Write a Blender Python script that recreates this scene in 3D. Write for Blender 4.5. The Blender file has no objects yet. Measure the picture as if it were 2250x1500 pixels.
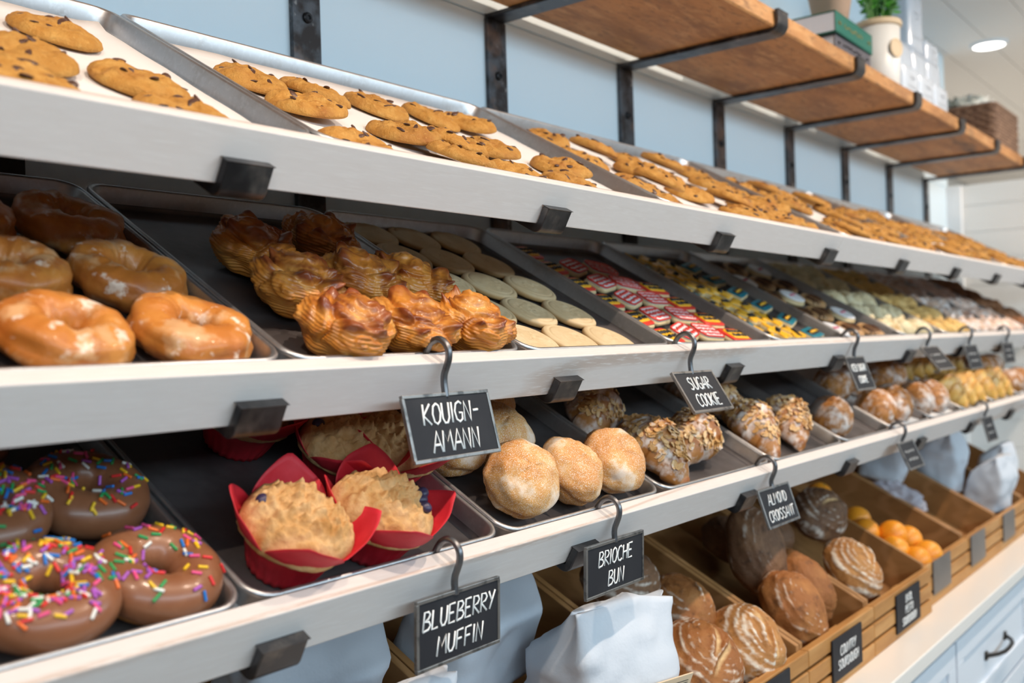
import bpy, math, random
from mathutils import Matrix, Vector, noise
from math import sin, cos, pi, radians as RAD, sqrt

scene = bpy.context.scene
COL = scene.collection
ZO = 1.573                      # height of the measuring origin above the floor

# ------------------------------------------------------------------ camera
cd = bpy.data.cameras.new('camera'); cam = bpy.data.objects.new('camera', cd); COL.objects.link(cam)
cd.sensor_width = 36.0; cd.sensor_fit = 'HORIZONTAL'; cd.lens = 35.0
cd.clip_start = 0.02; cd.clip_end = 60
YAW, PITCH, ROLL = 0.6683, 0.0023, -0.0311
_f = Vector((cos(PITCH)*cos(YAW), cos(PITCH)*sin(YAW), sin(PITCH)))
_r = _f.cross(Vector((0, 0, 1))).normalized(); _u = _r.cross(_f)
_r2 = _r*cos(ROLL) + _u*sin(ROLL); _u2 = -_r*sin(ROLL) + _u*cos(ROLL)
_m = Matrix((_r2, _u2, -_f)).transposed().to_4x4(); _m.translation = Vector((0, -1.2, -0.0132 + ZO))
cam.matrix_world = _m
cd.dof.use_dof = True; cd.dof.focus_distance = 1.22; cd.dof.aperture_fstop = 4.0
scene.camera = cam

# ------------------------------------------------------------------ world, lamps, exposure
w = bpy.data.worlds.new('daylight'); scene.world = w; w.use_nodes = True
bgn = w.node_tree.nodes['Background']
bgn.inputs[0].default_value = (0.64, 0.82, 1.0, 1); bgn.inputs[1].default_value = .10
def fill_light(x, y, z, sx, sy, look, power, col):
    l = bpy.data.lights.new('daylight_fill', 'AREA'); l.shape = 'RECTANGLE'; l.size = sx; l.size_y = sy; l.energy = power; l.color = col
    o = bpy.data.objects.new('daylight_fill', l); COL.objects.link(o); o.location = (x, y, z + ZO)
    o.rotation_euler = (Vector(look) - Vector((x, y, z))).to_track_quat('-Z', 'Y').to_euler()
fill_light(1.2, -4.3, .96, 9.0, .42, (1.2, 0, .35), 150, (.655, .86, 1.0))      # added area light for unseen daylight, kept high so shelf interiors stay dark
def spot(x, y, z, tx, ty, tz, power, size=1.9, blend=.6, radius=.02, col=(1.0, .80, .63)):
    l = bpy.data.lights.new('track_and_fill_lamp', 'SPOT'); l.energy = power; l.spot_size = size; l.spot_blend = blend
    l.shadow_soft_size = radius; l.color = col
    o = bpy.data.objects.new('track_and_fill_lamp', l); COL.objects.link(o); o.location = (x, y, z + ZO)
    o.rotation_euler = Vector((tx - x, ty - y, tz - z)).to_track_quat('-Z', 'Y').to_euler()
for i in range(6):              # row of warm track spots under the ceiling, in front of the shelves
    spot(-.35 + .95*i, -1.22, 1.14, -.35 + .95*i, -.42, 0, 42)
for x in (6.0, 7.6):             # added unseen spots that brighten the ceiling beyond the far partition
    spot(x, -.4, 1.16, x, -.4, -1, 230, size=2.4, radius=.06, col=(1, .90, .78))
scene.view_settings.view_transform = 'Standard'; scene.view_settings.look = 'None'
scene.view_settings.gamma = 1.0; scene.view_settings.use_curve_mapping = False
scene.view_settings.exposure = 0.0

# ------------------------------------------------------------------ node materials
def _nt(name):
    m = bpy.data.materials.new(name); m.use_nodes = True
    return m, m.node_tree.nodes, m.node_tree.links
def mat(name, base, rough=.5, metal=0, mix=(), bump=None, coat=0, sss=0, rnd=.0, stretch=(1, 1, 1), spec=.5, alpha=None, trans=0, emit=None, sheen=0):
    """mix: list of (kind, scale, colour, lo, hi[, detail]); kind 'n' noise, 'w' wave bands, 'v' voronoi, 'a:<attr>' mesh attribute
       bump: list of (kind, scale, strength, distance)"""
    m, N, L = _nt(name); b = N['Principled BSDF']
    tc = N.new('ShaderNodeTexCoord'); mp = N.new('ShaderNodeMapping'); mp.inputs['Scale'].default_value = stretch
    L.new(tc.outputs['Object'], mp.inputs['Vector'])
    oi = N.new('ShaderNodeObjectInfo'); ad = N.new('ShaderNodeVectorMath'); ad.operation = 'MULTIPLY_ADD'
    ad.inputs[1].default_value = (1, 1, 1)
    sc = N.new('ShaderNodeVectorMath'); sc.operation = 'SCALE'; sc.inputs[0].default_value = (3.1, 1.7, 2.3)
    L.new(oi.outputs['Random'], sc.inputs['Scale']); L.new(mp.outputs[0], ad.inputs[0]); L.new(sc.outputs[0], ad.inputs[2])
    vec = ad.outputs[0]
    def tex(kind, scale, detail=4):
        if kind.startswith('a:'):
            t = N.new('ShaderNodeAttribute'); t.attribute_name = kind[2:]; return t.outputs['Fac']
        if kind == 'w':
            t = N.new('ShaderNodeTexWave'); t.inputs['Scale'].default_value = scale; t.inputs['Distortion'].default_value = 6
            t.inputs['Detail'].default_value = 2; t.inputs['Detail Scale'].default_value = 1.2; t.bands_direction = 'Y'
            L.new(vec, t.inputs['Vector']); return t.outputs['Fac']
        if kind == 'v':
            t = N.new('ShaderNodeTexVoronoi'); t.inputs['Scale'].default_value = scale; L.new(vec, t.inputs['Vector']); return t.outputs['Distance']
        t = N.new('ShaderNodeTexNoise'); t.inputs['Scale'].default_value = scale; t.inputs['Detail'].default_value = detail
        t.inputs['Roughness'].default_value = .6
        L.new(vec, t.inputs['Vector']); return t.outputs['Fac']
    cur = None
    for e in mix:
        kind, scale, colr, lo, hi = e[:5]; det = e[5] if len(e) > 5 else 4
        f = tex(kind, scale, det)
        mr = N.new('ShaderNodeMapRange'); mr.inputs['From Min'].default_value = lo; mr.inputs['From Max'].default_value = hi
        L.new(f, mr.inputs['Value'])
        mx = N.new('ShaderNodeMix'); mx.data_type = 'RGBA'
        L.new(mr.outputs[0], mx.inputs['Factor'])
        if cur is None: mx.inputs['A'].default_value = (*base, 1)
        else: L.new(cur, mx.inputs['A'])
        mx.inputs['B'].default_value = (*colr, 1); cur = mx.outputs['Result']
    if rnd:
        hs = N.new('ShaderNodeHueSaturation'); mr = N.new('ShaderNodeMapRange')
        mr.inputs['To Min'].default_value = 1 - rnd; mr.inputs['To Max'].default_value = 1 + rnd
        L.new(oi.outputs['Random'], mr.inputs['Value']); L.new(mr.outputs[0], hs.inputs['Value'])
        if cur is None: hs.inputs['Color'].default_value = (*base, 1)
        else: L.new(cur, hs.inputs['Color'])
        cur = hs.outputs[0]
    if cur is None: b.inputs['Base Color'].default_value = (*base, 1)
    else: L.new(cur, b.inputs['Base Color'])
    b.inputs['Roughness'].default_value = rough; b.inputs['Metallic'].default_value = metal
    b.inputs['Specular IOR Level'].default_value = spec
    b.inputs['Coat Weight'].default_value = coat; b.inputs['Coat Roughness'].default_value = .12
    if sss:
        b.inputs['Subsurface Weight'].default_value = sss; b.inputs['Subsurface Radius'].default_value = (.01, .005, .002); b.inputs['Subsurface Scale'].default_value = .6
    if sheen: b.inputs['Sheen Weight'].default_value = sheen
    if trans: b.inputs['Transmission Weight'].default_value = trans
    if alpha is not None: b.inputs['Alpha'].default_value = alpha
    if emit: b.inputs['Emission Color'].default_value = (*emit[0], 1); b.inputs['Emission Strength'].default_value = emit[1]
    if bump:
        prev = None
        for kind, scale, st, dist in bump:
            bn = N.new('ShaderNodeBump'); bn.inputs['Strength'].default_value = st; bn.inputs['Distance'].default_value = dist
            L.new(tex(kind, scale, 5), bn.inputs['Height'])
            if prev: L.new(prev, bn.inputs['Normal'])
            prev = bn.outputs[0]
        L.new(prev, b.inputs['Normal'])
    return m

# ------------------------------------------------------------------ object helpers
def mesh(name, V, F, m, smooth=True, attrs=None):
    me = bpy.data.meshes.new(name); me.from_pydata([tuple(v) for v in V], [], F); me.update()
    if m: me.materials.append(m)
    if smooth: me.polygons.foreach_set('use_smooth', [True]*len(me.polygons))
    if attrs:
        for k, vals in attrs.items():
            a = me.attributes.new(k, 'FLOAT', 'POINT'); a.data.foreach_set('value', vals)
    return me
def tag(o, label=None, cat=None, group=None, kind=None):
    if label: o['label'] = label
    if cat: o['category'] = cat
    if group: o['group'] = group
    if kind: o['kind'] = kind
    return o
def ob(name, me, parent=None, M=None, **t):
    o = bpy.data.objects.new(name, me); COL.objects.link(o)
    if parent: o.parent = parent
    if M is not None: o.matrix_local = M
    return tag(o, **t)
def empty(name, M, **t): return ob(name, None, None, M, **t)
def T(x, y, z): return Matrix.Translation((x, y, z))
def RX(a): return Matrix.Rotation(a, 4, 'X')
def RY(a): return Matrix.Rotation(a, 4, 'Y')
def RZ(a): return Matrix.Rotation(a, 4, 'Z')
def SC(x, y, z): return Matrix.Diagonal((x, y, z, 1))
def copy_tree(root, M, **t):
    r = root.copy(); COL.objects.link(r); r.matrix_local = M; tag(r, **t)
    for c in root.children:
        d = c.copy(); COL.objects.link(d); d.parent = r
        for g in c.children:
            e = g.copy(); COL.objects.link(e); e.parent = d
    return r
def nz(x, y, z, s=1.0): return noise.noise(Vector((x*s, y*s, z*s)))
def fb(x, y, z, s=1.0, o=4): return noise.fractal(Vector((x*s, y*s, z*s)), 1.0, 2.0, o)

class MB:                       # collects simple solids into one mesh
    def __init__(s): s.V = []; s.F = []
    def add(s, V, F):
        n = len(s.V); s.V += [tuple(v) for v in V]; s.F += [tuple(i + n for i in f) for f in F]; return s
    def box(s, a, b, M=None):
        x0, y0, z0 = a; x1, y1, z1 = b
        V = [Vector(p) for p in ((x0,y0,z0),(x1,y0,z0),(x1,y1,z0),(x0,y1,z0),(x0,y0,z1),(x1,y0,z1),(x1,y1,z1),(x0,y1,z1))]
        if M is not None: V = [M @ v for v in V]
        return s.add(V, [(0,3,2,1),(4,5,6,7),(0,1,5,4),(1,2,6,5),(2,3,7,6),(3,0,4,7)])
    def prism(s, poly, x0, x1, ax='x'):      # polygon in (y,z) extruded along x (or (x,z) along y)
        n = len(poly)
        f = (lambda t, p: (t, p[0], p[1])) if ax == 'x' else ((lambda t, p: (p[0], t, p[1])) if ax == 'y' else (lambda t, p: (p[0], p[1], t)))
        V = [f(x0, p) for p in poly] + [f(x1, p) for p in poly]
        F = [tuple(range(n))[::-1], tuple(range(n, 2*n))] + [(i, (i+1) % n, n+(i+1) % n, n+i) for i in range(n)]
        return s.add(V, F)
    def tube(s, path, r, n=8, closed=False):
        P = [Vector(p) for p in path]; V = []; F = []; k = len(P)
        up = None
        for i, p in enumerate(P):
            t = (P[min(i+1, k-1)] - P[max(i-1, 0)]).normalized()
            if up is None: up = t.orthogonal().normalized()
            up = (up - t*up.dot(t)).normalized(); sd = t.cross(up)
            rr = r(i/(k-1)) if callable(r) else r
            V += [p + (up*cos(2*pi*j/n) + sd*sin(2*pi*j/n))*rr for j in range(n)]
        for i in range(k-1):
            for j in range(n): F.append((i*n+j, i*n+(j+1) % n, (i+1)*n+(j+1) % n, (i+1)*n+j))
        F.append(tuple(range(n))[::-1]); F.append(tuple(range((k-1)*n, k*n)))
        return s.add(V, F)
    def lathe(s, prof, n=32, c=(0, 0, 0), caps=True):
        V = []; F = []; k = len(prof)
        for r, z in prof: V += [(c[0]+r*cos(2*pi*j/n), c[1]+r*sin(2*pi*j/n), c[2]+z) for j in range(n)]
        for i in range(k-1):
            for j in range(n): F.append((i*n+j, i*n+(j+1) % n, (i+1)*n+(j+1) % n, (i+1)*n+j))
        if caps: F.append(tuple(range(n))[::-1]); F.append(tuple(range((k-1)*n, k*n)))
        else: F += [((k-1)*n+j, (k-1)*n+(j+1) % n, (j+1) % n, j) for j in range(n)]
        return s.add(V, F)
    def mesh(s, name, m, smooth=False): 
        me = mesh(name, s.V, s.F, m, smooth)
        return me
    def obj(s, name, m, parent=None, M=None, smooth=False, bevel=0, **t):
        o = ob(name, s.mesh(name, m, smooth), parent, M, **t)
        if bevel:
            b = o.modifiers.new('bevel', 'BEVEL'); b.width = bevel; b.segments = 2; b.limit_method = 'ANGLE'; b.angle_limit = RAD(40)
        return o

# frame of the three sloping shelves: X along the wall, S up the slope from the front board's outer top edge, N normal to the slope
TH = .5145; CT, ST = cos(TH), sin(TH)
ORG = {1: (-.4829, .1831), 2: (-.4918, -.0308), 3: (-.5108, -.2375)}
def SH(k, X, S, N, rz=0, tip=None):
    y, z = ORG[k]
    M = T(X, y + S*CT - N*ST, z + S*ST + N*CT + ZO) @ RX(TH)
    if tip: M = M @ tip
    return M @ RZ(rz)
NF = -.0275                     # tray floor
ORD = ['first', 'second', 'third', 'fourth', 'fifth', 'sixth', 'seventh', 'eighth', 'ninth', 'tenth', 'eleventh', 'twelfth', 'thirteenth', 'fourteenth', 'fifteenth']
SHN = {1: 'top', 2: 'middle', 3: 'bottom'}

# ------------------------------------------------------------------ materials of the place
m_wall = mat('painted_panel', (.76, .88, .95), .42, bump=[('n', 60, .03, .002)])
m_ship = mat('white_shiplap', (.84, .84, .82), .5)
m_ceil = mat('ceiling_boards', (.88, .88, .87), .6)
m_trim = mat('white_trim', (.86, .87, .88), .45)
m_floor = mat('floor_planks', (.42, .36, .30), .55, mix=[('n', 3, (.30, .25, .2), .4, .7)], stretch=(1, 8, 1))
m_maple = mat('maple', (.72, .665, .635), .5, mix=[('n', 26, (.695, .635, .60), .45, .75), ('w', 1.1, (.58, .47, .41), .955, 1.0), ('n', 70, (.75, .70, .67), .5, .7)], stretch=(.5, 5, 5), rnd=.03)
m_steel = mat('blackened_steel', (.075, .075, .08), .38, .85, mix=[('n', 22, (.20, .18, .165), .5, .72), ('n', 9, (.03, .03, .033), .52, .62)], bump=[('n', 120, .08, .001)])
m_patina = mat('patinated_steel', (.10, .105, .115), .42, .7, mix=[('n', 16, (.035, .028, .026), .45, .6), ('n', 9, (.22, .13, .09), .55, .72), ('n', 26, (.45, .42, .40), .63, .72)], bump=[('n', 90, .1, .001)])
m_bolt = mat('black_bolt', (.02, .02, .022), .4, .6)
m_plank = mat('reclaimed_plank', (.44, .205, .066), .62, mix=[('n', 3.0, (.25, .105, .030), .43, .66), ('n', 14, (.52, .28, .11), .5, .72), ('n', 30, (.22, .10, .035), .53, .70), ('n', 1.7, (.09, .055, .035), .60, .70)], stretch=(1, 4, 4), bump=[('n', 40, .25, .002)])
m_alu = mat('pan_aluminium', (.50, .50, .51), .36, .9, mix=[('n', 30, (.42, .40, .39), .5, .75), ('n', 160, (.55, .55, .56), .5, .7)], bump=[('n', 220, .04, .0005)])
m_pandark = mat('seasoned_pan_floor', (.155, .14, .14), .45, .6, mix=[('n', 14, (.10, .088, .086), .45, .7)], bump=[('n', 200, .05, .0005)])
m_paper = mat('parchment', (.74, .70, .67), .75, bump=[('n', 14, .25, .006), ('n', 50, .15, .002)])
m_counter = mat('pale_quartz', (.86, .82, .77), .3)
m_cab = mat('cabinet_paint', (.78, .83, .90), .4)
m_bronze = mat('dark_bronze', (.045, .04, .036), .4, .8)
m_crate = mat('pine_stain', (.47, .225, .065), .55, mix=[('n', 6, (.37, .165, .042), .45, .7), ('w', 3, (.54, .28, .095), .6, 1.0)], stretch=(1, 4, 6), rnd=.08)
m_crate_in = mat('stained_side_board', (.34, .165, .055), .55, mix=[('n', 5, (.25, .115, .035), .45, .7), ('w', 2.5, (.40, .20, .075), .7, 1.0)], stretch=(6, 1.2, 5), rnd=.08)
m_slate = mat('chalkboard', (.018, .019, .024), .62, mix=[('n', 9, (.030, .031, .036), .5, .75)], spec=.3)
m_signframe = mat('sign_frame_steel', (.30, .29, .28), .4, .85, mix=[('n', 60, (.12, .12, .12), .5, .65)])
m_chalk = mat('chalk_paint', (.86, .88, .88), .8)
m_hook = mat('hook_steel', (.20, .20, .21), .35, .9, mix=[('n', 60, (.10, .10, .10), .5, .7)])
# ================================================================== the room
def struct(name, mb, m, **k):
    o = mb.obj(name, m, **k); o['kind'] = 'structure'; return o
mb = MB()                       # back wall: painted boards with one horizontal groove
GZ = .614 + ZO
mb.box((-3, 0, 0), (4.66, .08, GZ - .0025)); mb.box((-3, .004, GZ - .0025), (4.66, .08, GZ + .0025)); mb.box((-3, 0, GZ + .0025), (4.66, .08, 2.773))
struct('wall_back', mb, m_wall)
mb = MB()                       # far end wall in shiplap boards, open above
z = 0
while z < 2.16:
    z1 = min(z + .1165, 2.19); mb.box((4.66, -1.6, z + .004), (4.74, 0, z1)); mb.box((4.664, -1.6, z), (4.74, 0, z + .004)); z = z1
struct('wall_right', mb, m_ship)
mb = MB(); mb.box((4.635, -.06, 0), (4.662, .005, 2.19)); struct('trim_1', mb, m_trim, bevel=.003)
mb = MB()
y = -4.2
while y < .9:
    mb.box((-3, y + .004, 2.773), (10.2, y + .19, 2.83)); mb.box((-3, y, 2.778), (10.2, y + .004, 2.83)); y += .19
struct('ceiling', mb, m_ceil)
mb = MB(); mb.box((10.2, -4.2, 0), (10.3, .95, 2.83)); struct('wall_far', mb, m_ship)
mb = MB(); mb.box((4.74, .95, 0), (10.2, 1.05, 2.83)); struct('wall_sky_block', mb, m_ship)  # added side wall that keeps blue sky light off the far ceiling
mb = MB(); mb.box((-3, -6, -.04), (10.3, .95, 0)); struct('floor', mb, m_floor)
# recessed ceiling light
r = empty('ceiling_downlight', T(4.607, -.199, 2.773), label='round lit downlight recessed in the white board ceiling', cat='ceiling light')
MB().lathe([(.062, -.012), (.075, -.012), (.078, -.004), (.078, .004), (.062, .004)], 40, caps=False).obj('trim_ring', m_trim, r, smooth=True)
MB().lathe([(.001, -.009), (.062, -.009), (.062, .0), (.001, .0)], 40).obj('diffuser', mat('lit_diffuser', (1, 1, 1), emit=((1, .97, .9), 6)), r)

# ================================================================== base cabinet and worktop
mb = MB(); mb.box((-2.2, -.603, -.685 + ZO), (4.6, -.003, -.6535 + ZO))
tag(mb.obj('worktop', m_counter, bevel=.003), 'long pale stone worktop under the bread crates', 'worktop')
PW = .76
for i in range(7):
    x0 = -.70 + PW*i
    mid = i in (4,)
    r = empty('base_cabinet', T(x0, 0, 0), label='pale blue drawer cabinet, %s from the right under the worktop' % ORD[6 - i], cat='cabinet', group='cabinets under the worktop')
    mb = MB(); mb.box((.001, -.56, .0), (PW - .001, -.004, -.6855 + ZO)); mb.obj('body', m_cab, r)
    zt = -.71 + ZO
    for z1, z0 in ((zt, zt - .205), (zt - .215, zt - .52), (zt - .53, .06)):
        d = MB()
        d.box((.008, -.578, z0), (PW - .008, -.5602, z1))
        # raised shaker frame
        f = .05
        d.box((.008, -.585, z0), (PW - .008, -.578, z0 + f)); d.box((.008, -.585, z1 - f), (PW - .008, -.578, z1))
        d.box((.008, -.585, z0 + f), (.008 + f, -.578, z1 - f)); d.box((PW - .008 - f, -.585, z0 + f), (PW - .008, -.578, z1 - f))
        dr = d.obj('drawer', m_cab, r, bevel=.0015)
        zc = (z0 + z1)/2
        hb = MB(); L_ = .10
        pts = [(PW/2 + L_*t, -.578 - .034*(1 - abs(t)**3.2), zc) for t in [-1, -.96, -.86, -.7, -.4, 0, .4, .7, .86, .96, 1]]
        hb.tube(pts, lambda u: .0052 + .0025*abs(2*u-1)**6, 10)
        for t in (-1, 1): hb.lathe([(.011, 0), (.011, .004), (.008, .006)], 16, (0, 0, 0)) if False else None
        hb.box((PW/2 - L_ - .009, -.583, zc - .010), (PW/2 - L_ + .009, -.578, zc + .010)); hb.box((PW/2 + L_ - .009, -.583, zc - .010), (PW/2 + L_ + .009, -.578, zc + .010))
        hb.obj('handle', m_bronze, dr, smooth=True)

# ================================================================== wooden wall shelf and its steel brackets
mb = MB()
n = 60; V = []; F = []
X0, X1 = -1.0, 4.32
for i in range(n + 1):
    x = X0 + (X1 - X0)*i/n
    e1 = .003*nz(x*5, 1, 0); e2 = .003*nz(x*6, 5, 0); e3 = .002*nz(x*7, 9, 0)
    ring = [(-.374 + e1, .6165), (-.377 + e1, .620 + e3), (-.376 + e2, .652 + e3), (-.371 + e2, .657), (-.055, .657), (-.052 + e3, .653), (-.052 + e2, .620), (-.056, .6165)]
    V += [(x, y, z + ZO) for y, z in ring]
k = 8
for i in range(n):
    for j in range(k): F.append((i*k + j, i*k + (j+1) % k, (i+1)*k + (j+1) % k, (i+1)*k + j))
F += [tuple(range(k)), tuple(range(n*k, n*k + k))[::-1]]
ob('wall_shelf', mesh('wall_shelf', V, F, m_plank, smooth=False), label='long rough brown wooden plank shelf on steel brackets above the trays', cat='shelf')
BX = [.551 + .47*i for i in range(-2, 9)]          # bracket centres
def bend(pts, w, th):        # flat bar following a (y,z) polyline, width w in x, thickness th to its left side
    P = [Vector((p[0], p[1])) for p in pts]; O = []
    for i, p in enumerate(P):
        a = (P[i] - P[i-1]).normalized() if i else None; b = (P[i+1] - P[i]).normalized() if i < len(P)-1 else None
        t = ((a or b) + (b or a)).normalized(); nrm = Vector((-t.y, t.x))
        sc_ = 1/max(.5, nrm.dot(Vector((-(a or b).y, (a or b).x))))
        O.append(p + nrm*th*sc_)
    m_ = MB(); k = len(P)
    V = [(x, q.x, q.y) for x in (-w/2, w/2) for q in P + O]
    F = []
    for i in range(k-1):
        F += [(i, i+1, k+i+1, k+i)[::-1], (2*k+i, 2*k+i+1, 3*k+i+1, 3*k+i), (i, i+1, 2*k+i+1, 2*k+i), (k+i, k+i+1, 3*k+i+1, 3*k+i)[::-1]]
    F += [(0, k, 3*k, 2*k), (k-1, 2*k-1, 4*k-1, 3*k-1)[::-1]]
    return m_.add(V, F)
def arc(cx, cy, r, a0, a1, n=6): return [(cx + r*cos(a0 + (a1-a0)*i/n), cy + r*sin(a0 + (a1-a0)*i/n)) for i in range(n+1)]
nvis = 0
for x in BX[1:]:
    i = BX.index(x)
    r = empty('shelf_bracket', T(x, 0, ZO), label='mottled steel bracket of the wooden shelf, %s from the right' % ORD[10 - i], cat='bracket', group='steel brackets holding the wooden shelf')
    mb = MB(); mb.box((-.0275, -.010, -.645), (.0275, -.0005, .6065)); mb.obj('upright', m_patina, r, bevel=.0012)
    rr = .022
    arm = bend([(-.002, .607)] + [(-.20, .607)] + arc(-.380 + rr, .607 + rr, rr, -pi/2, -pi)[0:], .05, -.0085)
    # straight lip
    arm2 = bend([(-.002, .607), (-.2, .607)] + arc(-.388 + rr, .607 + rr, rr, -pi/2, -pi) + [(-.388, .652)], .05, -.0085)
    arm2.obj('arm', m_steel, r, bevel=.001)
    for zz in (.50, .395):
        MB().lathe([(.0085, 0), (.0085, .003), (.006, .005), (.0035, .005), (.003, .003)], 20).obj('bolt', m_bolt, r, T(0, -.010, zz) @ RX(pi/2), smooth=False)

# ================================================================== sloping display shelves
SEAM = {1: [-2.0, .02, 2.005, 4.5], 2: [-2.0, -.03, 2.012, 3.50, 4.5], 3: [-2.0, .0, 2.19, 4.0]}
HF = .0541
for k in (1, 2, 3):
    y, z = ORG[k]
    r = empty('display_shelf', T(0, y, z + ZO) @ RX(TH), label='sloping pale maple %s shelf carrying trays of %s' % (SHN[k], {1: 'chocolate chip cookies', 2: 'glazed doughnuts and sugar cookies', 3: 'muffins, buns and croissants'}[k]), cat='shelf', group='three sloping maple shelves')
    xs = SEAM[k]
    for a, b in zip(xs, xs[1:]):
        mb = MB(); mb.box((a + .0006, 0, -HF), (b - .0006, .0205, 0)); mb.obj('front_board', m_maple, r, bevel=.0014)
    mb = MB(); mb.box((xs[0], .0207, -.0460), (xs[-1], .49, -.0303)); mb.obj('deck', m_maple, r)
    for x in BX:
        if k == 3 and x > 4.0: continue
        i = BX.index(x)
        rb = empty('tray_shelf_bracket', T(x, y, z + ZO) @ RX(TH), label='dark steel hooked bracket under the %s sloping shelf, %s from the %s' % (SHN[k], ORD[i] if i < 6 else ORD[10 - i], 'left' if i < 6 else 'far right'), cat='bracket', group='hooked brackets under the %s sloping shelf' % SHN[k])
        rr = .0117; t = .010; se = {1: .503, 2: .513, 3: .535}[k]
        path = [(se, -HF - .0107), (.2, -HF - .0107)] + arc(-.0115 + rr, -HF - .0107 + rr, rr, -pi/2, -pi, 7) + [(-.0115, -.0285)]
        bend(path, .05, -t).obj('hooked_arm', m_steel, rb, bevel=.0012)

# ================================================================== baking trays
def tray_mesh(w, l, m, name='tray', floor_m=None):
    # rounded rectangle rings: outer rim bead -> wall -> floor ; thin metal with a rolled rim
    def ring(hw, hl, r, z, n=6):
        P = []
        for cx, cy, a0 in ((hw-r, hl-r, 0), (-hw+r, hl-r, pi/2), (-hw+r, -hl+r, pi), (hw-r, -hl+r, 3*pi/2)):
            P += [(cx + r*cos(a0 + pi/2*i/n), cy + r*sin(a0 + pi/2*i/n), z) for i in range(n+1)]
        return P
    hw, hl = w/2, l/2
    R = [ring(hw-.0095, hl-.0095, .023, -.0012), ring(hw-.0035, hl-.0035, .026, .020), ring(hw-.0005, hl-.0005, .028, .0215), ring(hw, hl, .028, .0245), ring(hw-.0015, hl-.0015, .027, .0268),
         ring(hw-.0045, hl-.0045, .025, .0268), ring(hw-.0062, hl-.0062, .024, .0245), ring(hw-.0085, hl-.0085, .022, .006), ring(hw-.0105, hl-.0105, .020, .0008), ring(hw-.015, hl-.015, .016, 0)]
    n = len(R[0]); V = [p for q in R for p in q]; F = []
    for i in range(len(R)-1):
        for j in range(n): F.append((i*n+j, i*n+(j+1) % n, (i+1)*n+(j+1) % n, (i+1)*n+j))
    F.append(tuple(range((len(R)-1)*n, len(R)*n))); F.append(tuple(range(n))[::-1])
    me = mesh(name, V, F, m, True)
    if floor_m:
        me.materials.append(floor_m)
        for p in me.polygons:
            if p.index >= (len(R)-3)*n: p.material_index = 1
    return me
S0, S1 = .0235, .455
TR = {1: [-.05, .65, 1.325, 2.08, 2.83, 3.54, 4.24],
      2: [-.13, .233, .596, .955, 1.318, 1.686, 2.052, 2.425, 2.79, 3.15, 3.51, 3.87, 4.23],
      3: [-.17, .180, .530, .880, 1.240, 1.615, 1.960, 2.260, 2.56, 2.86, 3.20, 3.55, 3.90]}
WHAT = {1: ['a few large cookies', 'overlapping chocolate chip cookies', 'heaped chocolate chip cookies', 'crowded cookies', 'cookies far along the shelf', 'the farthest cookies'],
        2: ['nothing in view', 'six glazed ring doughnuts', 'caramelised swirled pastries', 'pale stamped sugar cookies', 'red and white iced cookies', 'yellow and teal iced cookies', 'striped oval cookies', 'pale lumpy crumb cookies', 'golden crumb cookies', 'powdered pastries', 'pink and white pastries', 'dark brown rolls'],
        3: ['nothing in view', 'chocolate sprinkle doughnuts', 'blueberry muffins in red paper', 'sugared brioche buns', 'almond croissants beside the buns', 'two almond croissants', 'one lone chocolate pastry', 'powdered croissants', 'golden ridged croissants', 'golden croissants farther along', 'assorted pastries at the far end', 'the last pastries']}
tray_cache = {}
def tray_span(k, i): return TR[k][i], TR[k][i+1]
for k in (1, 2, 3):
    for i, (a, b) in enumerate(zip(TR[k], TR[k][1:])):
        if k in (2, 3) and i == 0: pass
        wd = round(b - a - .004, 3)
        key = (wd, k)
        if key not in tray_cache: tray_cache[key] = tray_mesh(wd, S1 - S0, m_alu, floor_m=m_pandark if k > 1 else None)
        o = ob('baking_tray', tray_cache[key], None, SH(k, (a+b)/2, (S0+S1)/2, NF - .0012), label='metal baking tray holding %s' % WHAT[k][i] if WHAT[k][i] != 'nothing in view' else 'metal baking tray at the near left end of the %s shelf' % SHN[k], cat='tray', group='baking trays on the %s shelf' % SHN[k])
        # parchment liners
        if k == 1 or (k == 3 and i >= 7):
            rnd = random.Random(k*50 + i); nx, ny = 26, 18
            hw, hl = wd/2 - .020, (S1 - S0)/2 - .020; V = []; F = []
            for jy in range(ny+1):
                for jx in range(nx+1):
                    u, v = jx/nx*2-1, jy/ny*2-1
                    e = max(0, abs(u) - .93)*.06 + max(0, abs(v) - .92)*.06
                    V.append((u*hw*(1 + .01*nz(v*3, i, 3)), v*hl*(1 + .012*nz(u*4, i, 7)), .0016 + max(0, e + .0016*nz(u*4 + i, v*3, k) * (abs(u)+abs(v))/1.4)))
            for jy in range(ny):
                for jx in range(nx): q = jy*(nx+1) + jx; F.append((q, q+1, q+nx+2, q+nx+1))
            po = ob('parchment_sheet', mesh('parchment', V, F, m_paper), None, SH(k, (a+b)/2, (S0+S1)/2, NF), label='white parchment sheet lining the tray of %s' % WHAT[k][i], cat='parchment', group='parchment sheets in the trays')
            so = po.modifiers.new('thick', 'SOLIDIFY'); so.thickness = .0004; so.offset = 1
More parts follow.
